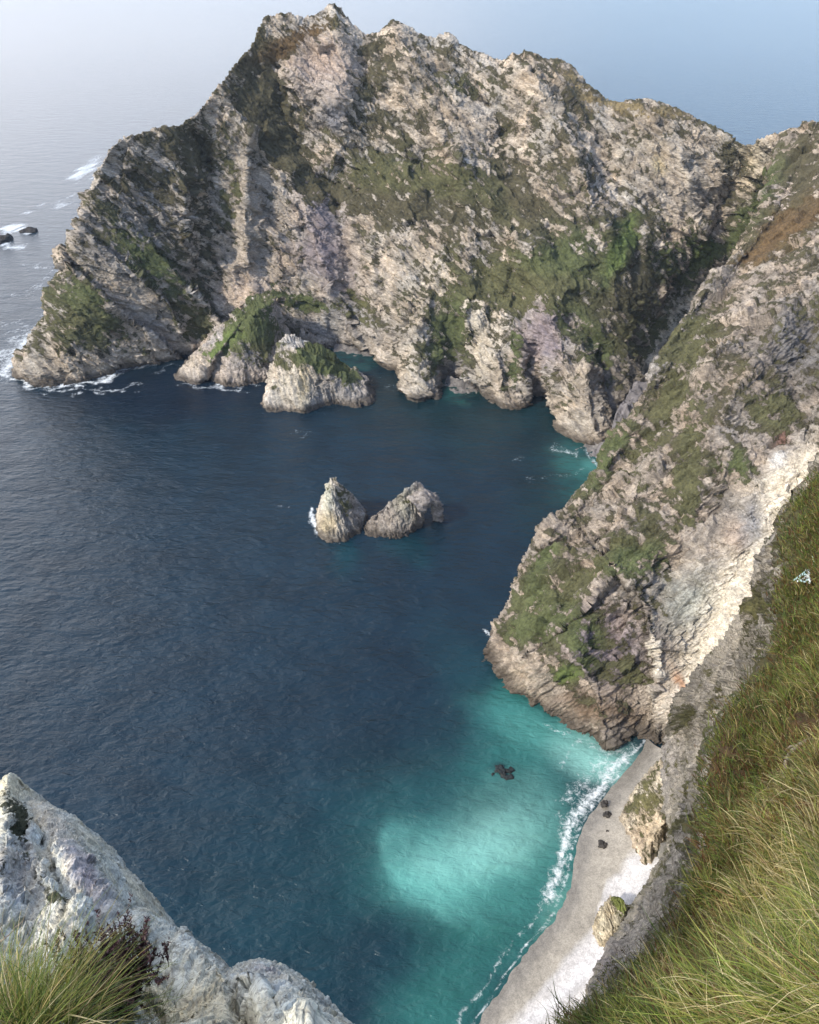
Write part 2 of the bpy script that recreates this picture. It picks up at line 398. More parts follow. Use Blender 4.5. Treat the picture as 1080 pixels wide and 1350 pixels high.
hv = [(215, 260, 70, 40, 60, .38, HEATH), (240, 190, 45, 25, 20, .6, HEATH), (170, 240, 25, 60, 10, .25, HEATH), (205, 350, 75, 24, 42, .75, GREEN), (265, 270, 22, 100, 0, .45, HEATH),
 (120, 410, 62, 28, 38, .75, GREEN), (90, 430, 45, 30, 20, .5, OLIVE), (170, 440, 50, 16, 32, .5, OLIVE), (250, 425, 40, 26, 45, .55, OLIVE),
 (345, 110, 40, 85, -18, .7, HEATH), (385, 55, 55, 14, -28, .9, BROWN), (380, 190, 32, 80, -28, .6, HEATH), (450, 245, 90, 34, 25, .48, HEATH), (560, 232, 120, 28, 4, .46, OLIVE), (660, 270, 70, 26, 20, .4, OLIVE),
 (480, 160, 55, 16, 30, .7, HEATH), (490, 90, 26, 40, 30, .5, HEATH), (560, 290, 80, 26, 0, .3, HEATH), (600, 120, 30, 14, 0, .35, OLIVE), (650, 370, 60, 40, 10, .55, OLIVE), (590, 440, 26, 56, 15, .6, GREEN),
 (345, 400, 24, 30, 0, .8, GREEN), (400, 400, 50, 14, 10, .5, GREEN), (470, 395, 22, 44, -20, .5, OLIVE), (775, 340, 60, 40, 0, .45, GREEN), (830, 380, 60, 60, 0, .45, HEATH), (815, 330, 14, 50, 25, .8, BRIGHT),
 (730, 350, 50, 26, 10, .5, GREEN), (740, 400, 60, 22, 40, .5, GREEN), (790, 465, 18, 30, -20, .5, GREEN), (678, 470, 10, 46, 5, .6, GREEN), (900, 340, 40, 40, -40, .5, GREEN), (930, 330, 22, 16, -45, .8, BRIGHT),
 (965, 240, 20, 60, 0, .5, HEATH), (980, 300, 16, 60, 30, .8, GREEN), (840, 143, 60, 8, 8, .3, STRAW), (765, 118, 10, 34, -35, .32, STRAW), (790, 140, 22, 8, 20, .25, STRAW), (860, 450, 40, 50, 0, .35, OLIVE),
 (305, 250, 16, 70, 0, .35, OLIVE), (425, 95, 44, 44, 0, -.9, None), (325, 385, 34, 34, 0, -.9, None), (332, 280, 22, 90, 0, -.45, None), (420, 300, 34, 70, -15, -.75, None), (425, 370, 50, 30, 20, -.5, None), (718, 445, 28, 40, -10, -.9, None), (632, 450, 12, 50, 0, -.8, None), (550, 505, 18, 24, 0, -.6, None), (770, 520, 34, 50, 0, -.4, None), (460, 440, 46, 14, 15, -.6, None), (880, 220, 70, 40, 20, -.35, None), (520, 350, 70, 60, 0, -.25, None), (600, 150, 60, 30, 20, -.3, None), (190, 430, 50, 14, 40, -.5, None), (60, 490, 50, 16, 0, -.5, None), (150, 362, 40, 10, 38, -.6, None), (905, 250, 40, 50, 0, -.2, None), (690, 380, 90, 30, 10, .35, OLIVE), (520, 272, 120, 18, 5, .25, HEATH), (690, 250, 26, 60, -20, .3, HEATH), (745, 190, 14, 40, 0, .3, HEATH)]
ht = [(180, 280, 70, 90, 30, .6, GREY), (130, 330, 30, 18, 35, .6, DGREY), (130, 360, 50, 12, 35, .5, TAN), (200, 430, 40, 14, 40, .6, GREY), (60, 480, 60, 25, 0, .4, TAN),
 (325, 260, 40, 120, -5, .5, PINK), (325, 390, 40, 35, 0, .7, (.50, .38, .28)), (425, 290, 30, 80, -15, .7, PURP), (420, 345, 60, 25, 30, .5, PURP), (450, 430, 60, 30, 10, .5, GREY),
 (425, 90, 50, 45, 0, .6, (.42, .31, .25)), (440, 155, 22, 18, 0, .8, (.12, .13, .16)), (420, 130, 40, 25, 30, .4, GREY), (640, 440, 30, 60, 0, .4, CREAM), (628, 440, 12, 50, -8, .6, CREAM), (715, 445, 34, 45, -10, .85, PURP),
 (550, 500, 25, 40, 0, .4, CREAM), (770, 520, 40, 60, 0, .4, TAN), (800, 500, 25, 60, 0, .5, DGREY), (570, 400, 40, 60, 0, .4, CREAM), (860, 200, 60, 40, 0, .3, TAN), (980, 215, 30, 40, 20, .4, YEL), (600, 480, 14, 30, 0, .6, DGREY), (705, 515, 10, 24, 0, .6, DGREY), (865, 220, 12, 12, 0, .6, YEL)]  # small dark grey spots low down paint cave shade into the rock colour
rock_far = rock_mat('headland_rock', 1.5, (.5, .3, .4), .38, .55, lichen=.35)
P, rc, vc, v = terrain_patch('headland', C, 620, 1250, rock_far, PINK, ht, .41, hv, .66, 1.0, 11, hfeats, steep=.55, strat=(.6, .2, .8), wr=[.4]+[1]*8+[.5, .3], line=[(k[0], k[1]) for b, k, m, p in HC])
o = tag(add_patch('headland', P, rc, vc, v, rock_far), kind='structure')

# ================================================================== SPUR (the cliff on the right)
def colY(pts): return [PZ(p[0], p[1]) if len(p) == 2 else PY(*p) for p in pts]
SC = []
back = [(668, 835, 172), (740, 745, 200), (825, 640, 235), (880, 520, 262), (940, 410, 292), (1000, 320, 335), (1020, 215, 378)]
c = colY(back); c[0] = PZ(690, 800)+np.array([0, 0, 0.])
SC.append([c[0]+np.array([0, 0, -8])]+[q+np.array([6, 14, -25*(k > 0)]) for k, q in enumerate(c)])
SP = [
 [(647, 845), (672, 795, 165), (717, 722, 182), (772, 655, 198), (815, 592, 212), (850, 505, 228), (885, 445, 246), (935, 372, 270), (985, 300, 305), (1000, 240, 340), (1012, 192, 372)],
 [(650, 878), (690, 805, 153), (735, 735, 168), (790, 665, 184), (840, 590, 200), (880, 505, 218), (915, 440, 238), (965, 372, 262), (1015, 300, 292), (1045, 240, 322), (1062, 165, 352)],
 [(690, 924), (725, 830, 142), (775, 755, 155), (830, 680, 170), (885, 600, 186), (930, 515, 205), (965, 445, 224), (1015, 375, 247), (1060, 300, 275), (1100, 230, 305), (1130, 160, 335)],
 [(740, 951), (775, 865, 135), (820, 790, 145), (875, 710, 157), (930, 625, 172), (980, 540, 190), (1020, 465, 208), (1070, 390, 230), (1120, 315, 255), (1170, 240, 285), (1210, 160, 315)],
 [(800, 969), (828, 900, 129), (865, 830, 137), (915, 755, 146), (965, 675, 158), (1015, 590, 174), (1060, 510, 190), (1120, 425, 210), (1190, 340, 232), (1260, 260, 260), (1310, 180, 290)],
 [(848, 972), (868, 915, 127), (895, 855, 132), (930, 790, 139), (975, 715, 148), (1020, 640, 159), (1075, 560, 172), (1150, 470, 190), (1240, 380, 210), (1330, 300, 235), (1400, 220, 260)],
 [(880, 985), (900, 930, 121), (925, 880, 126), (960, 820, 132), (1005, 750, 139), (1050, 685, 146), (1110, 610, 156), (1200, 520, 168), (1300, 430, 185), (1400, 340, 205), (1480, 260, 230)],
 [(930, 1000), (960, 950, 112), (1000, 900, 114), (1040, 850, 116), (1090, 790, 120), (1150, 720, 124), (1220, 640, 130), (1320, 550, 140), (1420, 460, 155), (1520, 380, 170), (1600, 300, 190)],
]
for c in SP:
    q = colY(c); SC.append([q[0]+np.array([0, -1, -8])]+q)
# the back column has fewer points: resample it to match
b = np.array(SC[0]); k = np.linspace(0, len(b)-1, 12)
SC[0] = [np.array([np.interp(t, np.arange(len(b)), b[:, a]) for a in range(3)]) for t in k]
C = np.array(SC).transpose(1, 0, 2)
sfeats = [
 ('r', 16, 3.5, [(700, 760), (745, 700), (790, 640), (830, 560)]),
 ('r', 22, -4, [(740, 790), (790, 700), (840, 620), (900, 500)]),
 ('r', 22, 4, [(800, 740), (850, 650), (905, 560), (960, 470)]),
 ('s', 40, 5, [(862, 900), (858, 850), (845, 800), (820, 765), (790, 790)]),
 ('r', 20, -4, [(960, 640), (920, 700), (880, 750), (860, 800)]),
 ('r', 30, 6, [(760, 860), (790, 910), (800, 960)]),
 ('r', 20, 4, [(1040, 430), (990, 500), (960, 560)]),
 ('r', 26, -6, [(1080, 420), (1040, 480), (1060, 560)]),
 ('s', 30, 1.2, [(1080, 165), (1040, 240), (1000, 320), (960, 360)]),
 ('r', 16, -7, [(1000, 200), (985, 270), (955, 330)]),
 ('r', 22, -3, [(1050, 620), (1000, 690), (950, 790), (900, 900)]),
 ('r', 13, 3, [(990, 665), (995, 700)]),
]
sv = [(720, 800, 44, 44, 40, .40, GREEN), (690, 830, 22, 26, 50, .4, GREEN), (790, 740, 80, 24, -35, .32, OLIVE), (840, 740, 44, 22, -10, .36, GREEN), (830, 650, 60, 40, -40, -.35, None), (700, 890, 30, 26, 40, -.6, None), (980, 400, 60, 60, 0, -.25, None), (1000, 500, 40, 60, 0, -.2, None), (745, 890, 16, 14, 0, .9, BRIGHT), (770, 850, 30, 40, 0, .3, GREEN),
 (900, 500, 80, 20, -62, .4, OLIVE), (905, 440, 50, 22, -45, .5, OLIVE), (910, 600, 20, 70, 10, .4, OLIVE), (800, 600, 18, 60, 30, .5, GREEN), (905, 660, 22, 50, 10, .5, OLIVE), (970, 620, 26, 22, 0, .6, GREEN),
 (1050, 290, 66, 22, -38, .62, BROWN), (1000, 330, 40, 10, -35, .7, BROWN), (1020, 540, 40, 30, 30, .4, OLIVE), (1050, 230, 30, 40, 0, .3, HEATH), (840, 895, 40, 20, 20, .4, OLIVE), (720, 740, 14, 40, 35, .3, GREEN),
 (1060, 200, 14, 30, 20, .5, HEATH), (1000, 250, 20, 50, 30, .5, GREEN), (855, 590, 20, 60, 25, .25, OLIVE),
 (960, 720, 60, 60, 0, -.9, None), (940, 790, 60, 70, 30, -1.2, None), (1030, 640, 70, 40, -50, -1.0, None), (900, 900, 50, 60, 30, -1.2, None)]
st = [(800, 850, 60, 50, 0, .75, PURP), (790, 935, 90, 16, 10, .8, (.15, .10, .06)), (690, 900, 40, 26, 40, .6, TAN), (925, 800, 36, 46, 20, .5, GRNROCK), (900, 790, 40, 40, 0, .6, (.30, .31, .27)),
 (1000, 715, 130, 26, -57, .95, PALE), (940, 850, 100, 34, -55, .95, PALE), (1040, 650, 60, 40, -40, .9, PALE), (890, 930, 30, 40, -60, .8, (.58, .50, .40)), (987, 692, 17, 26, 10, .9, (.24, .24, .245)), (958, 668, 20, 18, 0, .45, DGREY), (970, 705, 14, 20, 0, .6, (.38, .29, .22)),
 (897, 905, 7, 24, -25, .8, RUST), (862, 840, 4.5, 48, -4, .95, PALE), (866, 880, 5, 14, -10, .9, PALE), (1060, 470, 60, 70, -20, .85, DGREY), (1035, 440, 30, 20, 0, .5, DGREY), (990, 580, 50, 30, 0, .4, GREY), (1030, 575, 10, 8, 0, .7, (.38, .2, .16)), (1028, 605, 12, 12, 0, .9, WHITE),
 (880, 440, 30, 60, 45, .5, GREY), (860, 480, 20, 60, 40, .4, GREY), (985, 270, 20, 60, 20, .4, YEL), (1030, 270, 70, 8, -42, .8, (.48, .40, .33)), (800, 640, 60, 40, -40, .3, PINK), (925, 330, 18, 10, -50, .7, CREAM)]
rock_mid = rock_mat('spur_rock', 1.0, (.9, .2, .4), .4, .4)
P, rc, vc, v = terrain_patch('cliff', C, 900, 700, rock_mid, (.30, .25, .195), st, .42, sv, .62, .8, 23, sfeats, steep=.45, strat=(-.5, .6, .6), wr=[.4]+[1]*10)
tag(add_patch('cliff', P, rc, vc, v, rock_mid), kind='structure')

# ================================================================== NEAR SLOPE (grass edge and the wall below it)
Lp = [(745, 1420, 3.2), (790, 1350, 3.9), (888, 1250, 5.2), (936, 1150, 6.8), (940, 1050, 9.), (958, 960, 12.), (1028, 870, 15.5), (1034, 770, 20.), (1045, 702, 23.5), (1068, 659, 26.), (1096, 624, 28.), (1115, 590, 31.)]
Ry = [1.6, 2.0, 2.9, 4.0, 5.6, 8., 11., 15., 18., 20., 22., 25.]
Sp = [(690, 1445), (752, 1350), (795, 1262), (846, 1178), (884, 1090), (893, 1012), (884, 945, 92.), (970, 838, 68.), (1000, 766, 56.), (1028, 713, 47.), (1060, 663, 42.), (1085, 625, 40.)]
rows = []
for (lx, ly, lY), rY, s_ in zip(Lp, Ry, Sp):
    R = PY(1190, ly-40, rY*1.0); R2 = PY(1400, ly-60, rY*.85)
    Lw = PY(lx, ly, lY); S = PZ(s_[0], s_[1], 0.) if len(s_) == 2 else PY(*s_)
    sY = S[1]
    def mid(t, k):
        return PY(lx+(s_[0]-lx)*t, ly+(s_[1]-ly)*t, lY*(sY/lY)**k)
    def midr(t, k): return PY(1190+(lx-1190)*t, (ly-40)+40*t, rY+(lY-rY)*k)
    z0 = S[2]
    rows.append([R2+np.array([90, -40, 14.]), R2+np.array([22, -8, 5.]), R2+np.array([5, -1.5, 1.6]), R2, R, midr(.35, .27), midr(.7, .6), Lw, mid(.22, .3), mid(.5, .58), mid(.8, .82), S,
                 S+np.array([3, 3, -max(z0*.35, 2)]), S+np.array([12, 8, -z0-8.])])
offs = np.array([[0, -3.2, 1.1]]*8+[[-.4, -5, 1.5], [-1, -8, 2], [-2, -12, 0], [-3, -16, 0], [-3, -16, 0], [-3, -16, 0]])
rows = [[q+o_*6 for q, o_ in zip(rows[0], offs)], [q+o_ for q, o_ in zip(rows[0], offs)]]+rows
C = np.array(rows)           # rows run up the picture, columns from the grass to the hidden back
nb = 1100; mb = 520
P = loft(C, nb, mb, wr=[.15, .4]+[1]*(len(rows)-3))
n = face_view(normals(P), P)
x, y, d = proj(P)
# how far from the eye decides the grain: metres of relief per metre of distance
g = np.clip(d/60., .06, 1.)
# fraction across: 1 on the grass, 0 on the wall
dist_edge, sd = polydist(x, y, [(p[0], p[1]) for p in Lp])
side = np.where(x > np.interp(y, [p[1] for p in Lp][::-1], [p[0] for p in Lp][::-1]), 1., -1.)
gm = sstep(-14, 22, side*dist_edge+9*perlin(P, 1.2, 5)+8*fbm(P, 3.5, 2, 6))
wallA = 1-gm
Q = P+((P@np.array([-.5, .6, .62]))[..., None]*np.array([-.5, .6, .62]))*2.5
D = wallA*(ridged(Q, 16, 3, 3)*1.6*g+ridged(Q, 4.5, 4, 4, .6)*.52*np.clip(d/30, .12, 1)+ridged(Q, 1.1, 3, 5, .6)*.22*np.clip(d/20, .15, 1))
lv, ed = cells(Q, 2.2, 9); D = D+wallA*lv*.45*np.clip(d/40, .06, 1)
D = D+gm*(.30*fbm(P, 2.2, 3, 15)*np.clip(d/6, .3, 1.5)+.13*fbm(P, .5, 3, 16))
P = P+n*D[..., None]
nears = dict(P=P, n=n, gm=gm, d=d)
rc = np.ones(P.shape)*np.array((.31, .275, .22)); rc *= (1+.45*fbm(Q, 4., 4, 40, .65)[..., None]); kk = sstep(0, .35, fbm(Q, 6., 2, 39))[..., None]; rc = rc*(1-.5*kk)+np.array((.25, .225, .20))*.5*kk
for b in [(880, 1010, 20, 60, 10, .5, (.29, .265, .25)), (800, 1270, 40, 30, 60, .6, (.19, .165, .17)), (960, 830, 40, 50, 40, .4, CREAM), (900, 960, 30, 20, 0, .4, TAN), (1000, 800, 12, 20, 0, .6, BROWN)]:
    k = (blob(x, y, b)*b[5])[..., None]; rc = rc*(1-k)+np.array(b[6])*k
vc = np.ones(P.shape)*np.array((.080, .085, .03)); kk = sstep(-.2, .4, fbm(P, 2.5, 2, 44))[..., None]; vc = vc*(1-kk)+np.array((.075, .045, .022))*kk
ff = sstep(10, 30, d)[..., None]; vc = vc*(1-ff)+np.array((.085, .078, .032))*ff*(1+.5*fbm(P, 2.2, 2, 48)[..., None])
v = .16+1.1*gm+.55*fbm(P, 4.5, 4, 41, .65)*(1-gm)+.18*sstep(60, 8, side*-dist_edge)+.3*fbm(P, .9, 2, 42)*gm+.15*sstep(60, 20, d)
for b in [(915, 1090, 26, 14, -20, .6), (905, 945, 20, 14, -40, .7), (1003, 800, 14, 24, 10, .7), (880, 1110, 18, 26, 0, .3), (850, 1160, 30, 20, 0, .25)]: v = v+blob(x, y, b)*b[5]
rock_near = rock_mat('near_wall_rock', .28, (.9, .5, .9), .65, .12, lichen=.6)
tag(add_patch('hillside', P, rc, vc, np.clip(v, -.5, 1.5), rock_near), kind='structure')

# ================================================================== NEAR LEFT ROCK
crest = [(-60, 1060, 15.5), (-12, 1042, 14.6), (3, 1030, 14.2), (12, 1021, 14.), (22, 1036, 13.8), (34, 1052, 13.4), (62, 1062, 12.5), (88, 1078, 11.8), (110, 1110, 11.), (130, 1130, 10.5), (148, 1162, 10.), (166, 1195, 9.4), (193, 1201, 8.9), (220, 1222, 8.4), (250, 1243, 7.8), (275, 1266, 7.3), (296, 1281, 6.95), (316, 1274, 6.8), (336, 1266, 6.7), (366, 1272, 6.5), (395, 1292, 6.1), (420, 1326, 5.6), (455, 1347, 5.2), (510, 1400, 4.5), (560, 1460, 4.)]
rows = []
K = [PY(*c) for c in crest]
NB = 8
for j in range(NB):
    t = (j+1)/NB; r = []
    for i, c in enumerate(crest):
        bx = -90+620*i/(len(crest)-1); by = 1450; bY = 1.9
        tt = t; x_ = c[0]+(bx-c[0])*tt; y_ = c[1]+(by-c[1])*tt
        r.append(PY(x_, y_, c[2]+(bY-c[2])*tt**.55))
    rows.append(r)
rows.append([q+np.array([-.4, -4, -1.2]) for q in rows[-1]])
net = [[k+np.array([2.5, 6, -150.]) for k in K], [k+np.array([1.6, 3.4, -40.]) for k in K], [k+np.array([1.0, 1.9, -12.]) for k in K], [k+np.array([.4, .9, -3.6]) for k in K], [k+np.array([.1, .3, -.9]) for k in K], K]+rows
C = np.array(net)
P = loft(C, 760, 900, wr=[.1, .2, .3, .4, .5]+[1]*NB+[.3])
n = face_view(normals(P), P); x, y, d = proj(P)
lf = [('r', 16, .5, [(20, 1060), (45, 1100), (75, 1160), (110, 1230)]), ('r', 10, -.8, [(40, 1060), (62, 1130), (95, 1190), (130, 1225)]), ('r', 22, .6, [(90, 1090), (120, 1160), (160, 1240)]),
      ('r', 16, .45, [(190, 1210), (240, 1270), (300, 1330)]), ('r', 10, -.5, [(170, 1205), (190, 1250), (240, 1300)]), ('r', 12, -.4, [(297, 1285), (300, 1320), (330, 1350)]), ('r', 26, .35, [(345, 1275), (370, 1310), (400, 1345)]),
      ('s', 14, .35, [(215, 1235), (235, 1260), (262, 1275)]), ('s', 16, .3, [(300, 1300), (330, 1300), (345, 1320)])]
dl_, _ = polydist(x, y, [(c[0], c[1]) for c in crest]); fd = .06+.94*sstep(0, 55, dl_)
P = sculpt(P, n, lf, fd)
n = face_view(normals(P), P)
gg = np.clip(d/14, .25, 1.)
e = np.array([.75, .35, .2]); e /= np.linalg.norm(e)
Q = P+((P@e)[..., None]*e)*2.4
Q = Q+.5*np.stack([perlin(P, 1.6, 58), perlin(P, 1.6, 59), perlin(P, 1.6, 57)], -1)
dl_, _ = polydist(x, y, [(c[0], c[1]) for c in crest]); fd = .06+.94*sstep(0, 70, dl_)
D = gg*fd*.20*ridged(Q, 4.0, 3, 60)+gg*(.45+.55*fd)*.11*ridged(Q, 1.2, 6, 61, .66)
lv, ed = cells(Q, 1.9, 64); D = D+gg*fd*.13*lv
lv2, ed2 = cells(Q+.1*fbm(P, .3, 2, 81)[..., None], .55, 65); D = D+gg*(.5+.5*fd)*.10*lv2
lv3, ed3 = cells(Q, .2, 83); D = D+gg*.03*lv3
P = P+n*D[..., None]
rc = np.ones(P.shape)*np.array((.57, .565, .47)); rc *= (1+.22*fbm(Q, 1.6, 3, 66)[..., None])
w_ = perlin(Q, .9, 67)[..., None]; rc *= (1+w_*np.array([.14, .02, -.16]))
for b in [(15, 1040, 24, 20, 0, .8, (.66, .60, .42)), (75, 1090, 60, 20, 45, .6, (.64, .55, .42)), (100, 1150, 46, 12, 62, .75, (.36, .32, .335)), (120, 1190, 50, 12, 60, .7, (.36, .32, .335)), (130, 1130, 30, 16, 60, .5, (.55, .56, .46)), (20, 1150, 40, 50, 0, .55, (.24, .22, .23)),
          (170, 1230, 60, 20, 40, .4, (.50, .49, .40)), (240, 1260, 60, 30, 40, .45, (.43, .46, .43)), (340, 1300, 60, 30, 20, .5, (.46, .46, .44)), (360, 1290, 30, 8, 30, .5, (.40, .33, .34)), (260, 1330, 90, 26, 20, .6, (.62, .50, .28)), (190, 1310, 60, 26, 20, .5, (.58, .48, .30)), (60, 1230, 60, 30, 30, .3, (.48, .42, .36))]:
    k = (blob(x+5*perlin(P, .8, 68), y+5*perlin(P, .8, 69), b)*b[5])[..., None]; rc = rc*(1-k)+np.array(b[6])*k
vc = np.ones(P.shape)*np.array((.045, .048, .028))
v = -.25+.35*fbm(P, 1.2, 3, 70)+.25*fbm(P, .3, 2, 71)
for b in [(22, 1080, 16, 36, -20, 1.1), (10, 1160, 20, 60, 0, .6), (50, 1155, 12, 50, -28, .8), (88, 1200, 30, 12, 30, .7), (235, 1268, 14, 8, 40, .5), (210, 1320, 26, 12, 20, .55), (60, 1330, 110, 60, 0, 1.2), (150, 1345, 50, 30, 0, .5), (330, 1325, 8, 16, 0, .3)]: v = v+blob(x, y, b)*b[5]
rock_fore = rock_mat('pale_crag_rock', .16, (.3, 1.0, .5), .40, .030, soft=.12, lichen=.7, crk=.4)
tag(add_patch('crag', P, rc, vc, np.clip(v, -.5, 1.5), rock_fore), kind='structure')
lefts = dict(P=P, n=n)

# ================================================================== ROCKS STANDING IN THE WATER AND ON THE BEACH
def stack(name, base, top, label, cat, s, A, seed, base_c, tints, veg0, vegs, mat, nr=170, nc=300, bulge=.12, group=None, tide=2.0, extra=None, steep=.6, base_v=OLIVE, z0=0., pw=.92):
    B = np.array([PZ(p[0], p[1], z0) for p in base]); m = len(B)
    if len(top) == m: T = np.array([PZ(*p) for p in top])
    else:
        ii = np.linspace(0, len(top), m, endpoint=False); TT = np.array([PZ(*p) for p in top]+[PZ(*top[0])]); T = np.array([[np.interp(i, np.arange(len(TT)), TT[:, a]) for a in range(3)] for i in ii])
    cen = T.mean(0)
    rows = [B*[1, 1, 0]+[0, 0, z0-3.5*s-1.], B]
    for t in (.25, .5, .75, .92):
        q = B+(T-B)*t; q[:, 2] = B[:, 2]+(T[:, 2]-B[:, 2])*t**pw
        rows.append(q)
    rows += [T, T*.5+cen*.5+[0, 0, .03*s], T*.02+cen*.98+[0, 0, .04*s]]
    P = loft(np.array(rows), nr, nc, True)
    n = normals(P, True); cc = P.mean((0, 1)); 
    if np.median((n*(P-cc)).sum(2)) < 0: n = -n
    _, _, v0 = paint(P, n, base_c, [], veg0, vegs, s=s, seed=seed, steep=steep, tideband=tide, wash=3)
    fade = sstep(z0-3, z0+.5, P[..., 2])*.6+.4
    P2 = crag(P, n, A*1.45*fade, s*.8, seed, v0, (.9, .2, .25))
    n2 = normals(P2, True); n2 *= np.sign(np.median((n2*(P-cc)).sum(2)))
    rc, vc, v = paint(P, .5*n+.5*n2, base_c, tints, veg0, vegs, base_v=base_v, s=s, seed=seed, steep=steep, tideband=tide, wash=3)
    V = P2.reshape(-1, 3); Fc = grid_faces(nr, nc, True); at = [rc.reshape(-1, 3), vc.reshape(-1, 3), v.ravel()]
    if extra is not None:
        path, rad = extra; pp = np.array([PZ(*p) for p in path]); k = 60; t = np.linspace(0, len(pp)-1, k)
        cl = catmull(pp[:, None, :], t)[:, 0]; rr = np.interp(t, np.arange(len(pp)), rad)
        tg = np.gradient(cl, axis=0); tg /= np.linalg.norm(tg, axis=1, keepdims=True)
        a = np.cross(tg, [0, 1, .2]); a /= np.linalg.norm(a, axis=1, keepdims=True); bb = np.cross(tg, a)
        th = np.linspace(0, 2*math.pi, 40, endpoint=False)
        Tn = a[:, None]*np.cos(th)[None, :, None]+bb[:, None]*np.sin(th)[None, :, None]
        TP = cl[:, None]+Tn*rr[:, None, None]; TP = crag(TP, Tn, A*2.2, s*.75, seed+3)
        off = len(V); V = np.concatenate([V, TP.reshape(-1, 3)]); Fc = np.concatenate([Fc, grid_faces(k, 40, True, off)])
        at = [np.concatenate([at[0], np.tile(base_c, (TP.size//3, 1))]), np.concatenate([at[1], np.tile(OLIVE, (TP.size//3, 1))]), np.concatenate([at[2], np.zeros(TP.size//3)])]
    o = mesh_obj(name, V, Fc, mat, {'rockc': at[0], 'vegc': at[1], 'veg': at[2]}, origin=np.array([B[:, 0].mean(), B[:, 1].mean(), z0]))
    return tag(o, label, cat, group)
rock_stk = rock_mat('sea_rock', .7, (.4, .2, .2), .55, .3)
stack('sea_stack', [(233, 497), (246, 505), (262, 507), (276, 497), (292, 508), (312, 510), (340, 505), (362, 497), (372, 480), (385, 455), (350, 440), (300, 446), (262, 462), (243, 480)],
      [(318, 412, 24), (320, 414, 24), (324, 414, 25), (328, 412, 26), (332, 410, 27), (338, 408, 28), (346, 406, 28), (354, 402, 28), (360, 396, 29), (362, 390, 30), (350, 386, 30), (336, 390, 29), (326, 398, 27), (320, 406, 25)],
      'cone shaped rock with a green grassy back at the foot of the headland', 'sea stack', 1.0, .38, 101, (.40, .34, .28), [(325, 470, 40, 26, 0, .5, GREY), (255, 480, 30, 20, 0, .4, CREAM)], .10, [(338, 430, 34, 48, -10, 1.1, GREEN), (290, 455, 30, 14, -40, .6, BRIGHT), (345, 470, 14, 20, 0, .4, OLIVE)], rock_stk)
stack('sea_stack', [(343, 535), (352, 542), (375, 543), (398, 546), (415, 540), (432, 534), (452, 534), (476, 538), (494, 526), (490, 510), (468, 498), (430, 490), (385, 488), (358, 500), (348, 520)],
      [(371, 456, 21), (372, 458, 21), (378, 456, 22), (386, 458, 22), (398, 464, 21), (415, 472, 18), (432, 480, 15), (452, 490, 10), (472, 500, 6), (470, 490, 7), (448, 474, 13), (425, 460, 18), (402, 448, 22), (388, 442, 24), (377, 446, 23)],
      'wedge shaped rock with pale ribbed front and grassy top sloping right', 'sea stack', 1.0, .34, 131, (.38, .33, .27), [(385, 505, 34, 34, 0, .7, CREAM), (400, 505, 8, 34, 0, .5, YEL), (440, 520, 24, 24, 0, .6, DGREY), (395, 450, 20, 10, 0, .5, WHITE)], .02, [(432, 480, 64, 20, 26, 1.2, GREEN), (425, 470, 30, 16, 20, .6, GREEN), (375, 480, 10, 26, 15, .35, OLIVE), (400, 452, 16, 8, 0, -.5, None)], rock_stk)  # tints paint the sunlit left front and shaded right part
stack('islet', [(417, 698), (424, 710), (440, 715), (455, 713), (470, 704), (482, 690), (483, 676), (470, 666), (445, 664), (428, 670), (418, 680)],
      [(434, 636, 16.6), (434, 638, 16.4), (436, 639, 16.4), (438, 640, 16.2), (441, 640, 16), (444, 639, 16), (445, 636, 16.5), (442, 632, 17), (438, 629, 17.4), (436, 630, 17.3), (434, 633, 17)],
      'pointed islet rising from the bay, a green right flank', 'islet', .6, .42, 151, (.44, .39, .32), [(432, 690, 16, 16, 0, .5, YEL), (432, 655, 8, 26, 0, .6, (.50, .50, .38)), (465, 680, 16, 26, 0, .7, DGREY)], -.05, [(455, 655, 12, 24, -28, .7, OLIVE)], rock_stk, 150, 240)  # sunny left side and shaded right side are put into the tints
stack('islet', [(481, 698), (486, 706), (505, 709), (525, 709), (545, 702), (556, 692), (556, 678), (538, 672), (515, 676), (495, 684), (484, 690)],
      [(486, 689, 2.4), (494, 690, 3), (508, 684, 5), (522, 676, 7.5), (545, 660, 11), (556, 650, 12.6), (556, 643, 13.6), (549, 637, 15.2), (536, 645, 13.4), (520, 658, 10), (500, 674, 6)],
      'slanting islet with a small natural arch at its right end', 'islet', .6, .40, 171, (.33, .29, .25), [(500, 695, 20, 12, 0, .5, PINK), (535, 665, 18, 26, 0, .5, (.30, .29, .2))], -.15, [(540, 650, 14, 14, 0, .3, OLIVE)], rock_stk, 150, 240,
      extra=([(545, 668, 9), (558, 658, 10.5), (568, 655, 10.5), (573, 661, 9), (576, 671, 5), (578, 684, 0.2), (579, 690, -3)], [3.4, 2.9, 2.0, 1.5, 1.3, 1.5, 2.]))
stack('outcrop', [(813, 1086), (818, 1106), (826, 1128), (835, 1146), (846, 1154), (870, 1140), (898, 1100), (905, 1050), (895, 1020), (868, 1016), (846, 1035), (826, 1062)],
      [(842, 1050, 9), (840, 1072, 8), (846, 1090, 7), (852, 1100, 7), (862, 1098, 9), (876, 1080, 12), (893, 1050, 15), (898, 1020, 17), (893, 1000, 18), (880, 998, 17), (866, 1008, 14), (852, 1028, 11)],
      'mossy tan outcrop bulging onto the sand at the foot of the near wall', 'outcrop', .55, .42, 191, (.40, .34, .25), [(835, 1110, 20, 30, 0, .4, (.33, .24, .17)), (850, 1050, 20, 20, 0, .4, CREAM)], .22, [(850, 1060, 26, 22, -40, .45, (.12, .11, .05))], rock_stk, 180, 260, tide=.6)
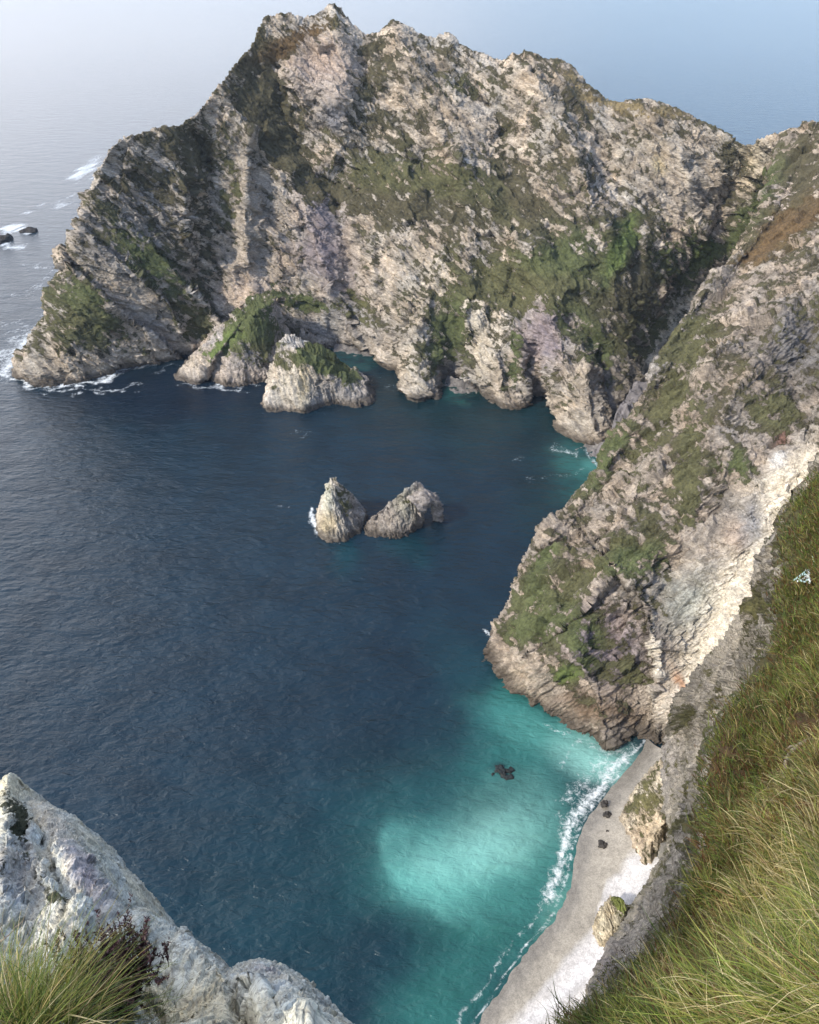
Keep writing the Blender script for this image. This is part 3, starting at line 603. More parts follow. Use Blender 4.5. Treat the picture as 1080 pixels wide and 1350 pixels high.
stack('beach_rock', [(783, 1222), (787, 1236), (797, 1247), (808, 1246), (822, 1236), (833, 1216), (832, 1200), (818, 1190), (803, 1190), (790, 1204)],
      [(798, 1203, 5.5), (799, 1213, 5.2), (804, 1221, 5), (811, 1221, 5), (819, 1213, 5.6), (825, 1201, 6.2), (823, 1191, 6.6), (814, 1184, 6.8), (806, 1184, 6.6), (800, 1192, 6)],
      'boulder with a mossy green crest standing between sand and white shingle', 'rock', .3, .45, 211, (.42, .36, .25), [(795, 1232, 12, 12, 0, .4, CREAM)], .05, [(820, 1196, 12, 16, -40, .9, (.14, .16, .045))], rock_stk, 120, 180, tide=0, z0=2.)
def small_rock(px, py, r, zz, name, label, cat, seed, c=DGREY, group=None, sx=1., hz=.6, sy=1.):
    m = 28; k = 48; th = np.linspace(0, 2*math.pi, k, endpoint=False); ph = np.linspace(-.5, math.pi/2-.02, m)
    Dn = np.stack([np.cos(ph)[:, None]*np.cos(th), np.cos(ph)[:, None]*np.sin(th), np.repeat(np.sin(ph)[:, None], k, 1)], -1)
    P = Dn*[r*sx, r*sy, r*hz]; lv, _ = cells(P+seed*7.3, r*.8, seed); P = P+Dn*(lv*.45*r+.16*r*ridged(P+seed, r*.8, 3, seed))[..., None]
    loc = PZ(px, py, zz)
    o = mesh_obj(name, P, grid_faces(m, k, True), rock_stk, {'rockc': np.ones(P.shape)*np.array(c), 'vegc': np.ones(P.shape)*np.array(HEATH), 'veg': np.zeros(P.shape[:2])})
    o.location = loc; return tag(o, label, cat, group)
small_rock(38, 305, 4.2, 0, 'reef_rock', 'low dark rock awash on the open sea beyond the left tip', 'rock', 3, (.05, .045, .04), sx=1.3, hz=.45)
small_rock(1, 318, 5.5, 0, 'reef_rock', 'dark surf washed rock cut by the left edge of the photo', 'rock', 5, (.05, .045, .04), sx=1.2, hz=.5)
small_rock(664, 1020, 1.7, -.35, 'reef_rock', 'dark rock just breaking the surface in the turquoise bay', 'rock', 8, (.02, .028, .03), sx=1.5, hz=.5)
small_rock(797, 1060, .75, 1.05, 'boulder', 'uppermost of the dark boulders on the wet sand', 'boulder', 9, (.06, .055, .05), 'dark boulders on the wet sand', hz=.8)
small_rock(801, 1074, .7, 1.1, 'boulder', 'rounded dark boulder just below the uppermost one on the sand', 'boulder', 10, (.06, .055, .05), 'dark boulders on the wet sand', sx=1.3)
small_rock(801, 1096, .28, 1.1, 'boulder', 'tiny dark stone alone between the larger beach boulders', 'boulder', 11, (.06, .055, .05), 'dark boulders on the wet sand')
small_rock(794, 1113, .75, 1.1, 'boulder', 'lowest of the dark boulders, on dry sand beside the outcrop', 'boulder', 12, (.06, .055, .05), 'dark boulders on the wet sand', sy=1.4)

# ================================================================== BEACHES
def beach_mat(name, u=1.):
    m, nt, b = newmat(name); co = objco(nt)
    c = attr(nt, 'col').outputs[0]; w = attr(nt, 'wet').outputs['Fac']
    n1 = noise(nt, co, .9/u, 7, .8); n2 = noise(nt, co, 3.5/u, 4, .8)
    f = ramp(nt, math_(nt, 'ADD', math_(nt, 'MULTIPLY', n1, .6), math_(nt, 'MULTIPLY', n2, .6)), .4, .8, .6, 1.35)
    s = N(nt, 'ShaderNodeVectorMath', operation='SCALE'); L(nt, c, s.inputs[0]); L(nt, f, s.inputs[3]); L(nt, s.outputs[0], b.inputs['Base Color'])
    L(nt, ramp(nt, w, 0, 1, .9, .25), b.inputs['Roughness'])
    L(nt, bump(nt, n2, .6, .08*u), b.inputs['Normal']); return m
sand = beach_mat('shingle_and_sand')
def beach(name, wl, mid, inl, zs, nr, nc, fn):
    C = np.array([[PZ(p[0], p[1], zs[0]) for p in wl], [PZ(p[0], p[1], zs[1]) for p in mid], [PZ(p[0], p[1], zs[2]) for p in inl]])
    ext = C[0]+(C[0]-C[1])*.5; ext[:, 2] = zs[0]-1.6
    C = np.concatenate([ext[None], C]); P = loft(C, nr, nc); x, y, d = proj(P)
    c, w, dz = fn(x, y, P); P = P+np.stack([0*dz, 0*dz, dz], -1)
    o = mesh_obj(name, P, grid_faces(nr, nc), sand, {'col': c, 'wet': w}); return tag(o, kind='structure')
wl = [(560, 1450), (598, 1390), (628, 1348), (662, 1297), (697, 1250), (728, 1214), (747, 1178), (757, 1130), (768, 1090), (788, 1060), (806, 1038), (828, 1012), (846, 990), (852, 972)]
md = [(680, 1460), (705, 1400), (735, 1350), (762, 1305), (785, 1262), (800, 1220), (812, 1175), (815, 1130), (815, 1095), (822, 1070), (835, 1045), (852, 1020), (864, 1000), (868, 985)]
il = [(800, 1460), (830, 1400), (850, 1350), (865, 1305), (880, 1262), (890, 1220), (900, 1175), (905, 1130), (905, 1095), (905, 1070), (905, 1045), (905, 1025), (900, 1008), (895, 995)]
def bf(x, y, P):
    sh = np.ones(P.shape)*np.array((.335, .305, .255))
    dw, _ = polydist(x+5*perlin(P, 5, 3), y+5*perlin(P, 5, 4), wl)
    # shingle: the pale bank below right of the storm line
    line = [(655, 1365), (700, 1320), (745, 1268), (778, 1228), (800, 1165), (830, 1130), (860, 1110)]
    yy = np.interp(x+6*perlin(P, 4, 5), [p[0] for p in line], [p[1] for p in line])
    k = sstep(-10, 12, (y-yy)+6*fbm(P, 3, 2, 6))
    white = np.array((.58, .56, .545)); sh = sh*(1-k[..., None])+white*k[..., None]
    berm = np.sin((y+x*.9)/8.5+2*perlin(P, 9, 7)); sh = sh*(1-.14*k*sstep(.2, .9, berm))[..., None]
    wet = sstep(34, 5, dw)*(1-k); sh = sh*(1-.38*wet[..., None])
    sh = sh*(1+.12*fbm(P, 4, 3, 8)[..., None])
    return sh, wet, .22*k*berm+.1*fbm(P, 3, 2, 9)
beach('beach', wl, md, il, (-.05, 1.6, 5.), 420, 900, bf)
def bf2(x, y, P):
    return np.ones(P.shape)*np.array((.16, .145, .13))*(1+.6*fbm(P, 3, 3, 12)[..., None]), np.zeros(x.shape), .9*fbm(P, 3, 4, 9)
beach('beach', [(765, 590), (778, 594), (788, 608), (796, 628), (792, 650)], [(795, 572), (805, 578), (815, 585), (822, 605), (830, 640)], [(815, 545), (835, 545), (850, 560), (860, 590), (860, 630)], (0., 2., 5.), 90, 120, bf2)
beach('beach', [(586, 508), (596, 516), (610, 520), (624, 519), (640, 512)], [(588, 500), (598, 506), (610, 508), (624, 507), (640, 504)], [(590, 495), (600, 499), (610, 501), (624, 500), (640, 497)], (-.1, .8, 2.), 50, 90, bf2)
beach('beach', [(440, 464), (455, 466), (470, 469), (485, 470), (505, 466)], [(440, 458), (455, 459), (470, 460), (485, 461), (505, 460)], [(440, 454), (455, 454), (470, 455), (485, 456), (505, 455)], (-.1, .6, 1.6), 50, 90, bf2)
# scree in the gully behind the spur
C = np.array([[PZ(770, 600, 1), PZ(785, 610, 1), PZ(800, 640, 1)], [PZ(800, 575, 5), PZ(815, 585, 5), PZ(830, 610, 5)], [PZ(815, 535, 11), PZ(832, 545, 11), PZ(860, 560, 11)], [PZ(828, 515, 10), PZ(840, 522, 10), PZ(870, 530, 10)], [PZ(838, 495, 8), PZ(855, 500, 8), PZ(890, 510, 8)]])
P = loft(C, 160, 70); P[..., 2] += 3.2*fbm(P, 5, 4, 5)-2.2
tag(mesh_obj('scree', P, grid_faces(160, 70), sand, {'col': np.ones(P.shape)*np.array((.15, .135, .13))*(1+.5*fbm(P, 3, 4, 6)[..., None]), 'wet': np.zeros(P.shape[:2])}), kind='structure')

# ================================================================== SEA
def graded(a, b, lo, hi, step, grow):
    core = list(np.arange(a, b, step)); s = step; x_ = core[-1]
    while x_ < hi: s *= grow; x_ += s; core.append(x_)
    s = step; x_ = core[0]; left = []
    while x_ > lo: s *= grow; x_ -= s; left.append(x_)
    return np.array(left[::-1]+core)
gx = graded(-200, 130, -26000, 26000, .75, 1.045); gy = graded(52, 350, -400, 40000, .75, 1.045)
X, Yg = np.meshgrid(gx, gy); P = np.stack([X, Yg, 0*X], -1); x, y, d = proj(P)
x = np.where(Yg < 20, 5000, x)
wob = np.clip(d/180., .5, 1.5)
xw = x+20*fbm(P, 26, 5, 201, .62); yw = y+20*fbm(P, 26, 5, 202, .62)
DEEP = np.array((.0045, .018, .030)); TEAL = np.array((.006, .040, .050)); TURQ = np.array((.085, .30, .26)); MILK = np.array((.24, .48, .42)); SHAL = np.array((.026, .135, .12)); DKT = np.array((.004, .022, .026))
wc = np.ones(P.shape)*DEEP
def wp(b, c, k=1.):
    global wc
    a = np.clip(blob(xw, yw, b)*k, 0, 1)[..., None]; wc = wc*(1-a)+np.array(c)*a
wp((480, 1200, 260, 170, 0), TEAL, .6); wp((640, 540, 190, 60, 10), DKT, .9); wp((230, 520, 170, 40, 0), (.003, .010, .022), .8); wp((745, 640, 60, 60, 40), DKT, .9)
wp((770, 620, 30, 46, -30), SHAL, .7); wp((790, 615, 12, 20, -30), TURQ, .45)
wp((630, 900, 45, 90, -35), TEAL, .6); wp((620, 1130, 150, 130, 0), SHAL, .45); wp((690, 1030, 70, 80, 20), SHAL, .75)
wp((700, 960, 70, 50, 35), SHAL, .9); wp((735, 975, 90, 26, 25), TURQ, .6); wp((790, 1000, 50, 34, 20), MILK, .75); wp((665, 915, 30, 22, 50), SHAL, .8)
wp((700, 1130, 66, 70, 0), SHAL, .85); wp((614, 1136, 105, 54, -14), TURQ, .8); wp((645, 1100, 84, 46, -24), MILK, .55); wp((600, 1180, 60, 30, 20), TURQ, .4); wp((550, 1150, 50, 40, 30), TURQ, .4); wp((560, 1140, 40, 26, 20), MILK, .35)
wp((660, 1220, 80, 60, -30), SHAL, .85); wp((600, 1310, 70, 60, -45), SHAL, .75); wp((560, 1345, 60, 36, -30), SHAL, .5)
wp((500, 1250, 60, 46, 20), (.003, .018, .03), .55); wp((665, 1020, 13, 8, 0), DKT, .6); wp((745, 1190, 18, 60, 30), (.14, .36, .30), .5)
wp((610, 518, 26, 9, 0), (.02, .11, .09), .4); wp((470, 470, 30, 9, 0), (.02, .10, .09), .4); wp((540, 725, 40, 16, 0), TEAL, .6); wp((455, 730, 20, 22, 0), TEAL, .8)
ex, ey = x+7*fbm(P, 14, 4, 231), y+7*fbm(P, 14, 4, 232)
dd_, sg_ = polydist(ex, ey, [(500, 1085), (491, 1110), (493, 1130), (507, 1160), (532, 1190), (570, 1212)])
a_ = (sstep(0, 16, -sg_)*np.exp(-dd_/60)*sstep(1062, 1110, ey)*sstep(1250, 1195, ey)*(ex < 760)*.62)[..., None]; wc = wc*(1-a_)+np.array((.12, .37, .32))*a_
wc = wc*(1+.25*fbm(P, 14, 3, 210)[..., None])*(1+.15*fbm(P*[1, .4, 1], 90, 2, 213)[..., None])
foam = np.zeros(x.shape)
def fl(pts, w, a, wig=1.):
    global foam
    dd, _ = polydist(x+wig*7*fbm(P, 9, 3, 220), y+wig*7*fbm(P, 9, 3, 221), pts)
    foam = np.maximum(foam, a*np.exp(-(dd/w)**1.3))
fl([(p[0]-3, p[1]-2) for p in wl], 3.5, .68, .7); fl([(p[0]-17, p[1]-9) for p in wl[:8]], 6, .55, 1.2); fl([(600, 1365), (650, 1285), (700, 1215)], 5, .35)
fl([(728, 1190), (742, 1130), (748, 1088), (775, 1050), (800, 1020), (830, 995)], 17, .72, 1.4); fl([(740, 1100), (735, 1060), (760, 1040)], 14, .48); fl([(738, 1010), (755, 985), (765, 975), (745, 968), (725, 962)], 8, .52, 1.6); fl([(790, 1010), (820, 985), (780, 980)], 14, .55)
fl([(750, 1050), (775, 1020), (805, 995)], 26, .52); fl([(680, 925), (720, 955), (790, 975)], 5, .35)
fl([(16, 500), (45, 512), (90, 508), (130, 500), (170, 488), (225, 470)], 5, .62); fl([(5, 495), (20, 465), (50, 435), (80, 400)], 16, .55); fl([(60, 515), (130, 516), (185, 505)], 5, .6, 2); fl([(130, 500), (165, 490)], 7, .7); fl([(200, 490), (235, 480)], 4, .5, 2)
fl([(235, 508), (300, 512), (340, 508)], 4, .6); fl([(286, 509), (300, 511)], 5, .7); fl([(345, 545), (400, 549), (495, 532)], 3, .3); fl([(490, 500), (525, 512)], 9, .38, 2)
fl([(415, 680), (418, 705)], 7, .85); fl([(412, 672), (420, 690)], 4, .9); fl([(425, 716), (455, 718)], 3, .35); fl([(482, 708), (550, 706)], 2.5, .35); fl([(577, 690), (580, 680)], 3, .4)
fl([(638, 832), (648, 840), (645, 865)], 4, .8); fl([(708, 737), (716, 737)], 3.5, .9, .2); fl([(368, 665), (382, 667)], 2.5, .5, .3); fl([(375, 571), (410, 573)], 3, .45, 1.5); fl([(676, 603), (692, 606)], 3, .45); fl([(730, 590), (760, 600)], 7, .6); fl([(700, 630), (770, 620)], 8, .42, 2); fl([(655, 1018), (680, 1024)], 3, .3)
fl([(0, 303), (24, 300), (45, 310)], 6, .7, 1.); fl([(0, 322), (30, 328)], 6, .65, 1.); fl([(95, 240), (130, 205), (122, 232)], 7, .6, 2); fl([(0, 345), (50, 350), (90, 365)], 4, .5, 2); fl([(30, 275), (80, 270), (105, 260)], 4, .5, 2); fl([(0, 390), (45, 385), (80, 350)], 4, .42, 2); fl([(0, 430), (40, 430)], 6, .42, 2); fl([(0, 470), (25, 455)], 14, .5, 2)
fl([(770, 592), (782, 606), (796, 630)], 4, .6)
foam = np.where((x < 150) & (y < 510), foam*1.3, foam)
m, nt, b = newmat('sea_water')
co = objco(nt); wcol = attr(nt, 'wc').outputs[0]; fo = attr(nt, 'foam').outputs['Fac']
cw = objco(nt, (1., 1.9, 1.), (0, 0, .35)); cw2 = objco(nt, (1, 1.5, 1), (0, 0, -.5))
w1 = noise(nt, cw, .30, 4, .6, .4); w2 = noise(nt, cw2, .85, 3, .6, .3); w3 = noise(nt, cw, .06, 3, .55, .3); patch = noise(nt, objco(nt, (.5, 1, 1), (0, 0, .3)), .02, 4, .6)
hh = math_(nt, 'ADD', math_(nt, 'MULTIPLY', w1, 1.0), math_(nt, 'ADD', math_(nt, 'MULTIPLY', w2, .22), math_(nt, 'MULTIPLY', w3, 2.6)))
fn = noise(nt, co, .55, 8, .78, 1.0); fn2 = noise(nt, co, 2.2, 4, .7, .6)
fk = math_(nt, 'ADD', fo, math_(nt, 'ADD', math_(nt, 'MULTIPLY', math_(nt, 'SUBTRACT', fn, .5), 1.5), math_(nt, 'MULTIPLY', math_(nt, 'SUBTRACT', fn2, .5), .5)))
fk = math_(nt, 'MULTIPLY', ramp(nt, fk, .40, .92), ramp(nt, fo, .04, .3))
c = mix(nt, fk, wcol, (.78, .82, .82, 1))
L(nt, c, b.inputs['Base Color']); L(nt, ramp(nt, fk, 0, 1, .25, .8), b.inputs['Roughness']); b.inputs['IOR'].default_value = 1.35
hh = math_(nt, 'MULTIPLY', hh, attr(nt, 'chop').outputs['Fac'])
L(nt, bump(nt, hh, 1., .85), b.inputs['Normal'])
rad = np.hypot(P[..., 0], P[..., 1])
o = tag(mesh_obj('sea', P, grid_faces(*x.shape), m, {'wc': wc, 'foam': foam, 'chop': np.interp(rad, [0, 120, 330, 700, 2000], [.6, .68, .55, .28, .12])}), kind='structure')

# ================================================================== GRASS AND PLANTS
def blade_mat(name, rough=.6):
    m, nt, b = newmat(name); L(nt, attr(nt, 'col').outputs[0], b.inputs['Base Color']); b.inputs['Roughness'].default_value = rough
    b.inputs['Specular IOR Level'].default_value = .3
    tr = N(nt, 'ShaderNodeBsdfTranslucent'); L(nt, attr(nt, 'col').outputs[0], tr.inputs[0]); mx = N(nt, 'ShaderNodeMixShader'); mx.inputs[0].default_value = .3
    out = nt.nodes['Material Output']; L(nt, b.outputs[0], mx.inputs[1]); L(nt, tr.outputs[0], mx.inputs[2]); L(nt, mx.outputs[0], out.inputs[0]); return m
grassm = blade_mat('grass_blades')
def blades(root, up, lean, Ln, w, colr, seg=5, curl=.6):
    n_ = len(root); t = np.linspace(0, 1, seg+1)
    bend = np.asarray(curl)*np.ones(n_)
    a = (t[None, :]*bend[:, None])*1.9                                   # angle from up grows along the blade
    st = 1/seg; dirs = up[:, None]*np.cos(a)[..., None]+lean[:, None]*np.sin(a)[..., None]
    pos = root[:, None]+np.concatenate([np.zeros((n_, 1, 3)), np.cumsum(dirs[:, :-1]*st, 1)], 1)*Ln[:, None, None]
    sdv = np.cross(up, lean); sdv /= np.linalg.norm(sdv, axis=1, keepdims=True)+1e-9
    yaw = rng.uniform(-.8, .8, n_)[:, None]; sdv = sdv*np.cos(yaw)+lean*np.sin(yaw)*.5
    ww = (w[:, None]*(1-t[None, :]**1.6)+.0004)*.5
    A = pos-sdv[:, None]*ww[..., None]; B = pos+sdv[:, None]*ww[..., None]
    V = np.stack([A, B], 2).reshape(n_, -1, 3); k = V.shape[1]
    fb = np.array([[2*i, 2*i+1, 2*i+3, 2*i+2] for i in range(seg)])
    Fc = (np.arange(n_)[:, None, None]*k+fb[None]).reshape(-1, 4)
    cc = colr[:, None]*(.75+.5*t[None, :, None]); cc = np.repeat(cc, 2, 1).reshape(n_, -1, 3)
    return V.reshape(-1, 3), Fc, cc.reshape(-1, 3)
def unit(a): return a/(np.linalg.norm(a, axis=-1, keepdims=True)+1e-9)
GC = np.array([(.16, .20, .035), (.07, .11, .022), (.20, .185, .045), (.32, .25, .10), (.13, .062, .024), (.46, .39, .21)])
def pick(k, wts): return GC[rng.choice(len(GC), k, p=np.array(wts)/sum(wts))]
Pn, nn, gmm = nears['P'], nears['n'], nears['gm']
x, y, d = proj(Pn)
ins = x-np.interp(y, [p[1] for p in Lp][::-1], [p[0] for p in Lp][::-1])
ok = (gmm > .4) & (ins+14*fbm(Pn, 2.0, 2, 330) > 10) & (x > 700) & (x < 1330) & (y > 560) & (y < 1600) & (Pn[..., 1] > 1.)
ii = np.argwhere(ok); area = np.linalg.norm(np.cross(np.gradient(Pn, axis=0), np.gradient(Pn, axis=1)), axis=2)
wt = (area/(.35+d/16)**1.5*gmm**1.2)[ok]; wt /= wt.sum()
tuft = ii[rng.choice(len(ii), 10500, p=wt)]
R0 = []; Up = []; Le = []; Ln = []; W = []; Cc = []; Cu = []
cn = fbm(Pn, 2.6, 3, 301); cn2 = fbm(Pn, 1.1, 2, 302)
down = unit(np.array([-.75, .5, -.45]))
for (i, j) in tuft:
    dd = d[i, j]; p = Pn[i, j]; k = int(np.clip(22-dd*.5, 8, 22)); sz = np.clip(.30+.012*dd, .3, .55)*(1-.4*sstep(.08, .3, cn[i, j]))*rng.uniform(.5, 1.5)*(1.25 if (y[i, j] > 1080 and x[i, j] > 960) else 1.); turn = rng.normal(0, .55, 3)
    g1 = cn[i, j]; g2 = cn2[i, j]; yy = y[i, j]
    if yy > 1130 and x[i, j] > 985: wts = [5, 3, 5, 4, .6, 3]
    elif g1 > .12: wts = [1.2, 1.2, 1.5, 1.5, 3.0, .6]
    elif g1 > .05: wts = [2, 2, 3, 1, 2.6, .3]
    elif g1 < -.12: wts = [4, 4, 2.2, 1, .5, .5]
    else: wts = [2.5, 2.2, 3, 2, 1.3, 1]
    if yy < 850: wts = [1.6, 2.4, 1.4, .8, 3.0, .2]
    r_ = rng.normal(0, .06+.003*dd, (k, 3)); r_[:, 2] *= .3
    up = unit(nn[i, j]*.45+np.array([0, 0, .8])+rng.normal(0, .28, (k, 3)))
    le = unit(down+turn+np.array([.2*g2, 0, 0])*3+rng.normal(0, .45, (k, 3))); le = unit(le-up*(le*up).sum(1, keepdims=True))
    R0.append(p+r_-up*.05); Up.append(up); Le.append(le); Ln.append(sz*rng.uniform(.5, 1.25, k)*(1.1 if yy > 1130 else .8)*np.clip(.3+ins[i, j]/(150-4*dd), .3, 1.)); W.append(np.full(k, .0035+.00075*dd)*rng.uniform(.7, 1.4, k)); Cc.append(pick(k, wts)*rng.uniform(.5, 1.35, (k, 1))*rng.uniform(.6, 1.45)); Cu.append(rng.uniform(.35, 1.15, k))
sparse = np.argwhere((gmm < .5) & (x > 740) & (x < 1080) & (y > 560) & (y < 1420) & (fbm(Pn, 3.5, 3, 333) > .12) & (nn[..., 2] > .15) & (ins > -75) & (d < 60))
for (i, j) in sparse[rng.choice(len(sparse), 900)]:
    dd = d[i, j]; k = 10; p = Pn[i, j]; up = unit(nn[i, j]*.4+np.array([0, 0, .9])+rng.normal(0, .35, (k, 3))); le = unit(down+rng.normal(0, .6, (k, 3))); le = unit(le-up*(le*up).sum(1, keepdims=True))
    r_ = rng.normal(0, .07+.004*dd, (k, 3)); r_[:, 2] *= .3
    R0.append(p+r_-up*.05); Up.append(up); Le.append(le); Ln.append(rng.uniform(.12, .34, k)); W.append(np.full(k, .005+.0009*dd)); Cc.append(pick(k, [2, 3, 2, 1.5, 1, .5])*rng.uniform(.45, 1.1, (k, 1))); Cu.append(rng.uniform(.3, 1.1, k))
edge = np.argwhere((gmm > .25) & (x > 740) & (x < 1090) & (y > 560) & (y < 1250) & (ins > -6) & (ins < 70) & (d > 9) & (d < 60))
for (i, j) in edge[rng.choice(len(edge), 2600)]:
    dd = d[i, j]; k = 9; p = Pn[i, j]; up = unit(nn[i, j]*.5+np.array([0, 0, .9])+rng.normal(0, .35, (k, 3))); le = unit(down+rng.normal(0, .7, (k, 3))); le = unit(le-up*(le*up).sum(1, keepdims=True))
    r_ = rng.normal(0, .08+.005*dd, (k, 3)); r_[:, 2] *= .3
    R0.append(p+r_-up*.05); Up.append(up); Le.append(le); Ln.append(rng.uniform(.10, .36, k)); W.append(np.full(k, .005+.0009*dd)); Cc.append(pick(k, [2, 3, 1.5, .8, 3, .3])*rng.uniform(.4, 1.2, (k, 1))); Cu.append(rng.uniform(.3, 1.1, k))
def big_tuft(px, py, k, ln_, wts, br=1., spr=.09):
    q = (x-px)**2+(y-py)**2; a_, b_ = np.unravel_index(np.argmin(q), q.shape); p = Pn[a_, b_]; dd = d[a_, b_]
    r_ = rng.normal(0, spr, (k, 3)); r_[:, 2] *= .3; up = unit(np.array([0, -.1, 1.])+nn[a_, b_]*.35+rng.normal(0, .28, (k, 3))+r_*3); le = unit(np.array([-.5, .3, 0])+rng.normal(0, .75, (k, 3))+r_*7); le = unit(le-up*(le*up).sum(1, keepdims=True))
    R0.append(p+r_-up*.05); Up.append(up); Le.append(le); Ln.append(ln_*rng.uniform(.55, 1.15, k)); W.append(np.full(k, .0036+.0006*dd)*rng.uniform(.7, 1.3, k)); Cc.append(pick(k, wts)*rng.uniform(.7, 1.5, (k, 1))*br); Cu.append(rng.uniform(.4, 1.25, k))
for px, py in [(1085, 1230), (1050, 1290), (1110, 1290), (1010, 1330), (1080, 1345), (1130, 1360), (960, 1350), (1040, 1390), (1000, 1270), (1120, 1210), (900, 1390), (985, 1400), (1100, 1400), (1060, 1250)]: big_tuft(px, py, 170, .62, [6, 3, 4, 1.5, .1, 1.5], 1.15)
for px, py in [(1080, 1110), (1060, 1140), (1095, 1160), (1040, 1175), (1090, 1060), (1060, 1060), (1000, 1200), (1020, 1110), (1075, 1180)]: big_tuft(px, py, 110, .6, [1, .5, 2, 5, .6, 5], 1.15)
for px, py in [(1000, 1000), (960, 1090), (940, 1180), (985, 930), (1040, 930), (1030, 860), (1070, 880), (900, 1270), (1015, 1060)]: big_tuft(px, py, 90, .5, [5, 4, 2, .8, .5, .4], .95)
cat = np.concatenate
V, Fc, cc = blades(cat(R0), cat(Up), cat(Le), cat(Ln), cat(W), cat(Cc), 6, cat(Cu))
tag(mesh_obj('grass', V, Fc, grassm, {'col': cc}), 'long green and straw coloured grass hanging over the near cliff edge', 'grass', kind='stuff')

# left tuft, its origin at the crag
Pl, nl = lefts['P'], lefts['n']; xl, yl, dl = proj(Pl)
def on_crag(px, py):
    q = (xl-px)**2+(yl-py)**2+1e6*(np.arange(dl.shape[0])[:, None] < dl.shape[0]*.22); k = np.unravel_index(np.argmin(q), q.shape); return Pl[k], nl[k]
def tuft_at(spots, name, label, cat_, wts, lenr, lean0, k=420, spread=.14, w=.0042):
    R0 = []; Up = []; Le = []; Ln = []; W = []; Cc = []
    for (px, py) in spots:
        p, nn_ = on_crag(px, py)
        r_ = rng.normal(0, spread, (k, 3)); r_[:, 2] *= .4; up = unit(np.array([0, -.05, 1.])+rng.normal(0, .33, (k, 3))+r_*2.); le = unit(np.array(lean0)+rng.normal(0, .5, (k, 3))+r_*3); le = unit(le-up*(le*up).sum(1, keepdims=True))
        R0.append(p+r_-up*.06); Up.append(up); Le.append(le); Ln.append(rng.uniform(*lenr, k)); W.append(w*rng.uniform(.6, 1.4, k)); Cc.append(pick(k, wts)*rng.uniform(.6, 1.15, (k, 1)))
    V, Fc, cc = blades(cat(R0), cat(Up), cat(Le), cat(Ln), cat(W), cat(Cc), 7, rng.uniform(.3, 1.05, k*len(spots)))
    o = mesh_obj(name, V, Fc, grassm, {'col': cc}, origin=cat(R0).mean(0)); return tag(o, label, cat_)
tuft_at([(-25, 1335), (15, 1350), (50, 1365), (-10, 1375), (25, 1385), (75, 1380)], 'grass_tuft', 'bright green arching grass tuft on the pale crag at lower left', 'grass tuft', [5, 4, 3, 1.5, .3, 1], (.4, .9), (.7, .45, 0), w=.007, k=520, spread=.17)
tuft_at([(195, 1350)], 'grass_tuft', 'short sparse green and straw tuft right of the dark heather', 'grass tuft', [4, 1, 2, 1, 0, 1], (.18, .42), (0, .3, 0), k=220, spread=.12, w=.0035)
# heather: many upright stems with small leaf-sized faces
def heather(px, py, label):
    p, nn_ = on_crag(px, py); st = 260
    root = p+unit(np.array([0, 0, H])-p)*.25+rng.normal(0, .17, (st, 3))*[1.2, .8, .3]; up = unit(np.array([.05, 0, 1.])+rng.normal(0, .27, (st, 3))); le = unit(rng.normal(0, 1, (st, 3))); le = unit(le-up*(le*up).sum(1, keepdims=True)); ln = rng.uniform(.4, .85, st)
    e_ = bpy.data.objects.new('heather_plant', None); col.objects.link(e_); e_.location = p; tag(e_, label, 'heather')
    V, Fc, cc = blades(root, up, le, ln, np.full(st, .009), np.tile((.07, .045, .035), (st, 1)), 6, rng.uniform(.05, .35, st))
    mesh_obj('stem', V-p.astype(f32), Fc, grassm, {'col': cc}, parent=e_)['kind'] = 'stuff'
    k = 75; t = rng.uniform(.25, 1.03, (st, k)); q = root[:, None]+up[:, None]*(ln[:, None]*t)[..., None]*.97+le[:, None]*(ln[:, None]*t**2*.18)[..., None]+rng.normal(0, .007, (st, k, 3))
    q = q.reshape(-1, 3); m_ = len(q); u2 = unit(np.repeat(up, k, 0)+rng.normal(0, .7, (m_, 3))); l2 = unit(rng.normal(0, 1, (m_, 3))); l2 = unit(l2-u2*(l2*u2).sum(1, keepdims=True))
    cc2 = np.array([(.075, .036, .045), (.05, .03, .026), (.13, .075, .08), (.20, .15, .13)])[rng.choice(4, m_, p=[.4, .35, .18, .07])]
    V, Fc, cc = blades(q, u2, l2, rng.uniform(.022, .055, m_), np.full(m_, .019), cc2, 2, np.full(m_, .3))
    mesh_obj('foliage', V-p.astype(f32), Fc, grassm, {'col': cc}, parent=e_)['kind'] = 'stuff'
heather(150, 1302, 'dark purplish brown heather on the pale crag beside the grass tuft')

# sticks and rope
def tube(path, rad, seg=8, sub=8, wob=.0):
    pp = np.array(path); t = np.linspace(0, len(pp)-1, (len(pp)-1)*sub+1); cl = catmull(pp[:, None, :], t)[:, 0]; rr = np.interp(t, np.arange(len(pp)), rad)
    cl = cl+wob*rng.normal(0, 1, cl.shape)
    tg = unit(np.gradient(cl, axis=0)); a = unit(np.cross(tg, [.3, .2, 1])); bb = np.cross(tg, a); th = np.linspace(0, 2*math.pi, seg, endpoint=False)
    return cl[:, None]+(a[:, None]*np.cos(th)[None, :, None]+bb[:, None]*np.sin(th)[None, :, None])*rr[:, None, None]
def near_pt(px, py, lift):
    q = (x-px)**2+(y-py)**2+1e6*(gmm < .2); k = np.unravel_index(np.argmin(q), q.shape); c_ = Pn[k]; v_ = unit(np.array([0, 0, H])-c_)
    return c_+v_*lift
barkm, nt, b = newmat('dead_wood'); cb = objco(nt); L(nt, mix(nt, noise(nt, cb, 30, 4), (.10, .075, .055, 1), (.30, .25, .20, 1)), b.inputs['Base Color']); b.inputs['Roughness'].default_value = .9
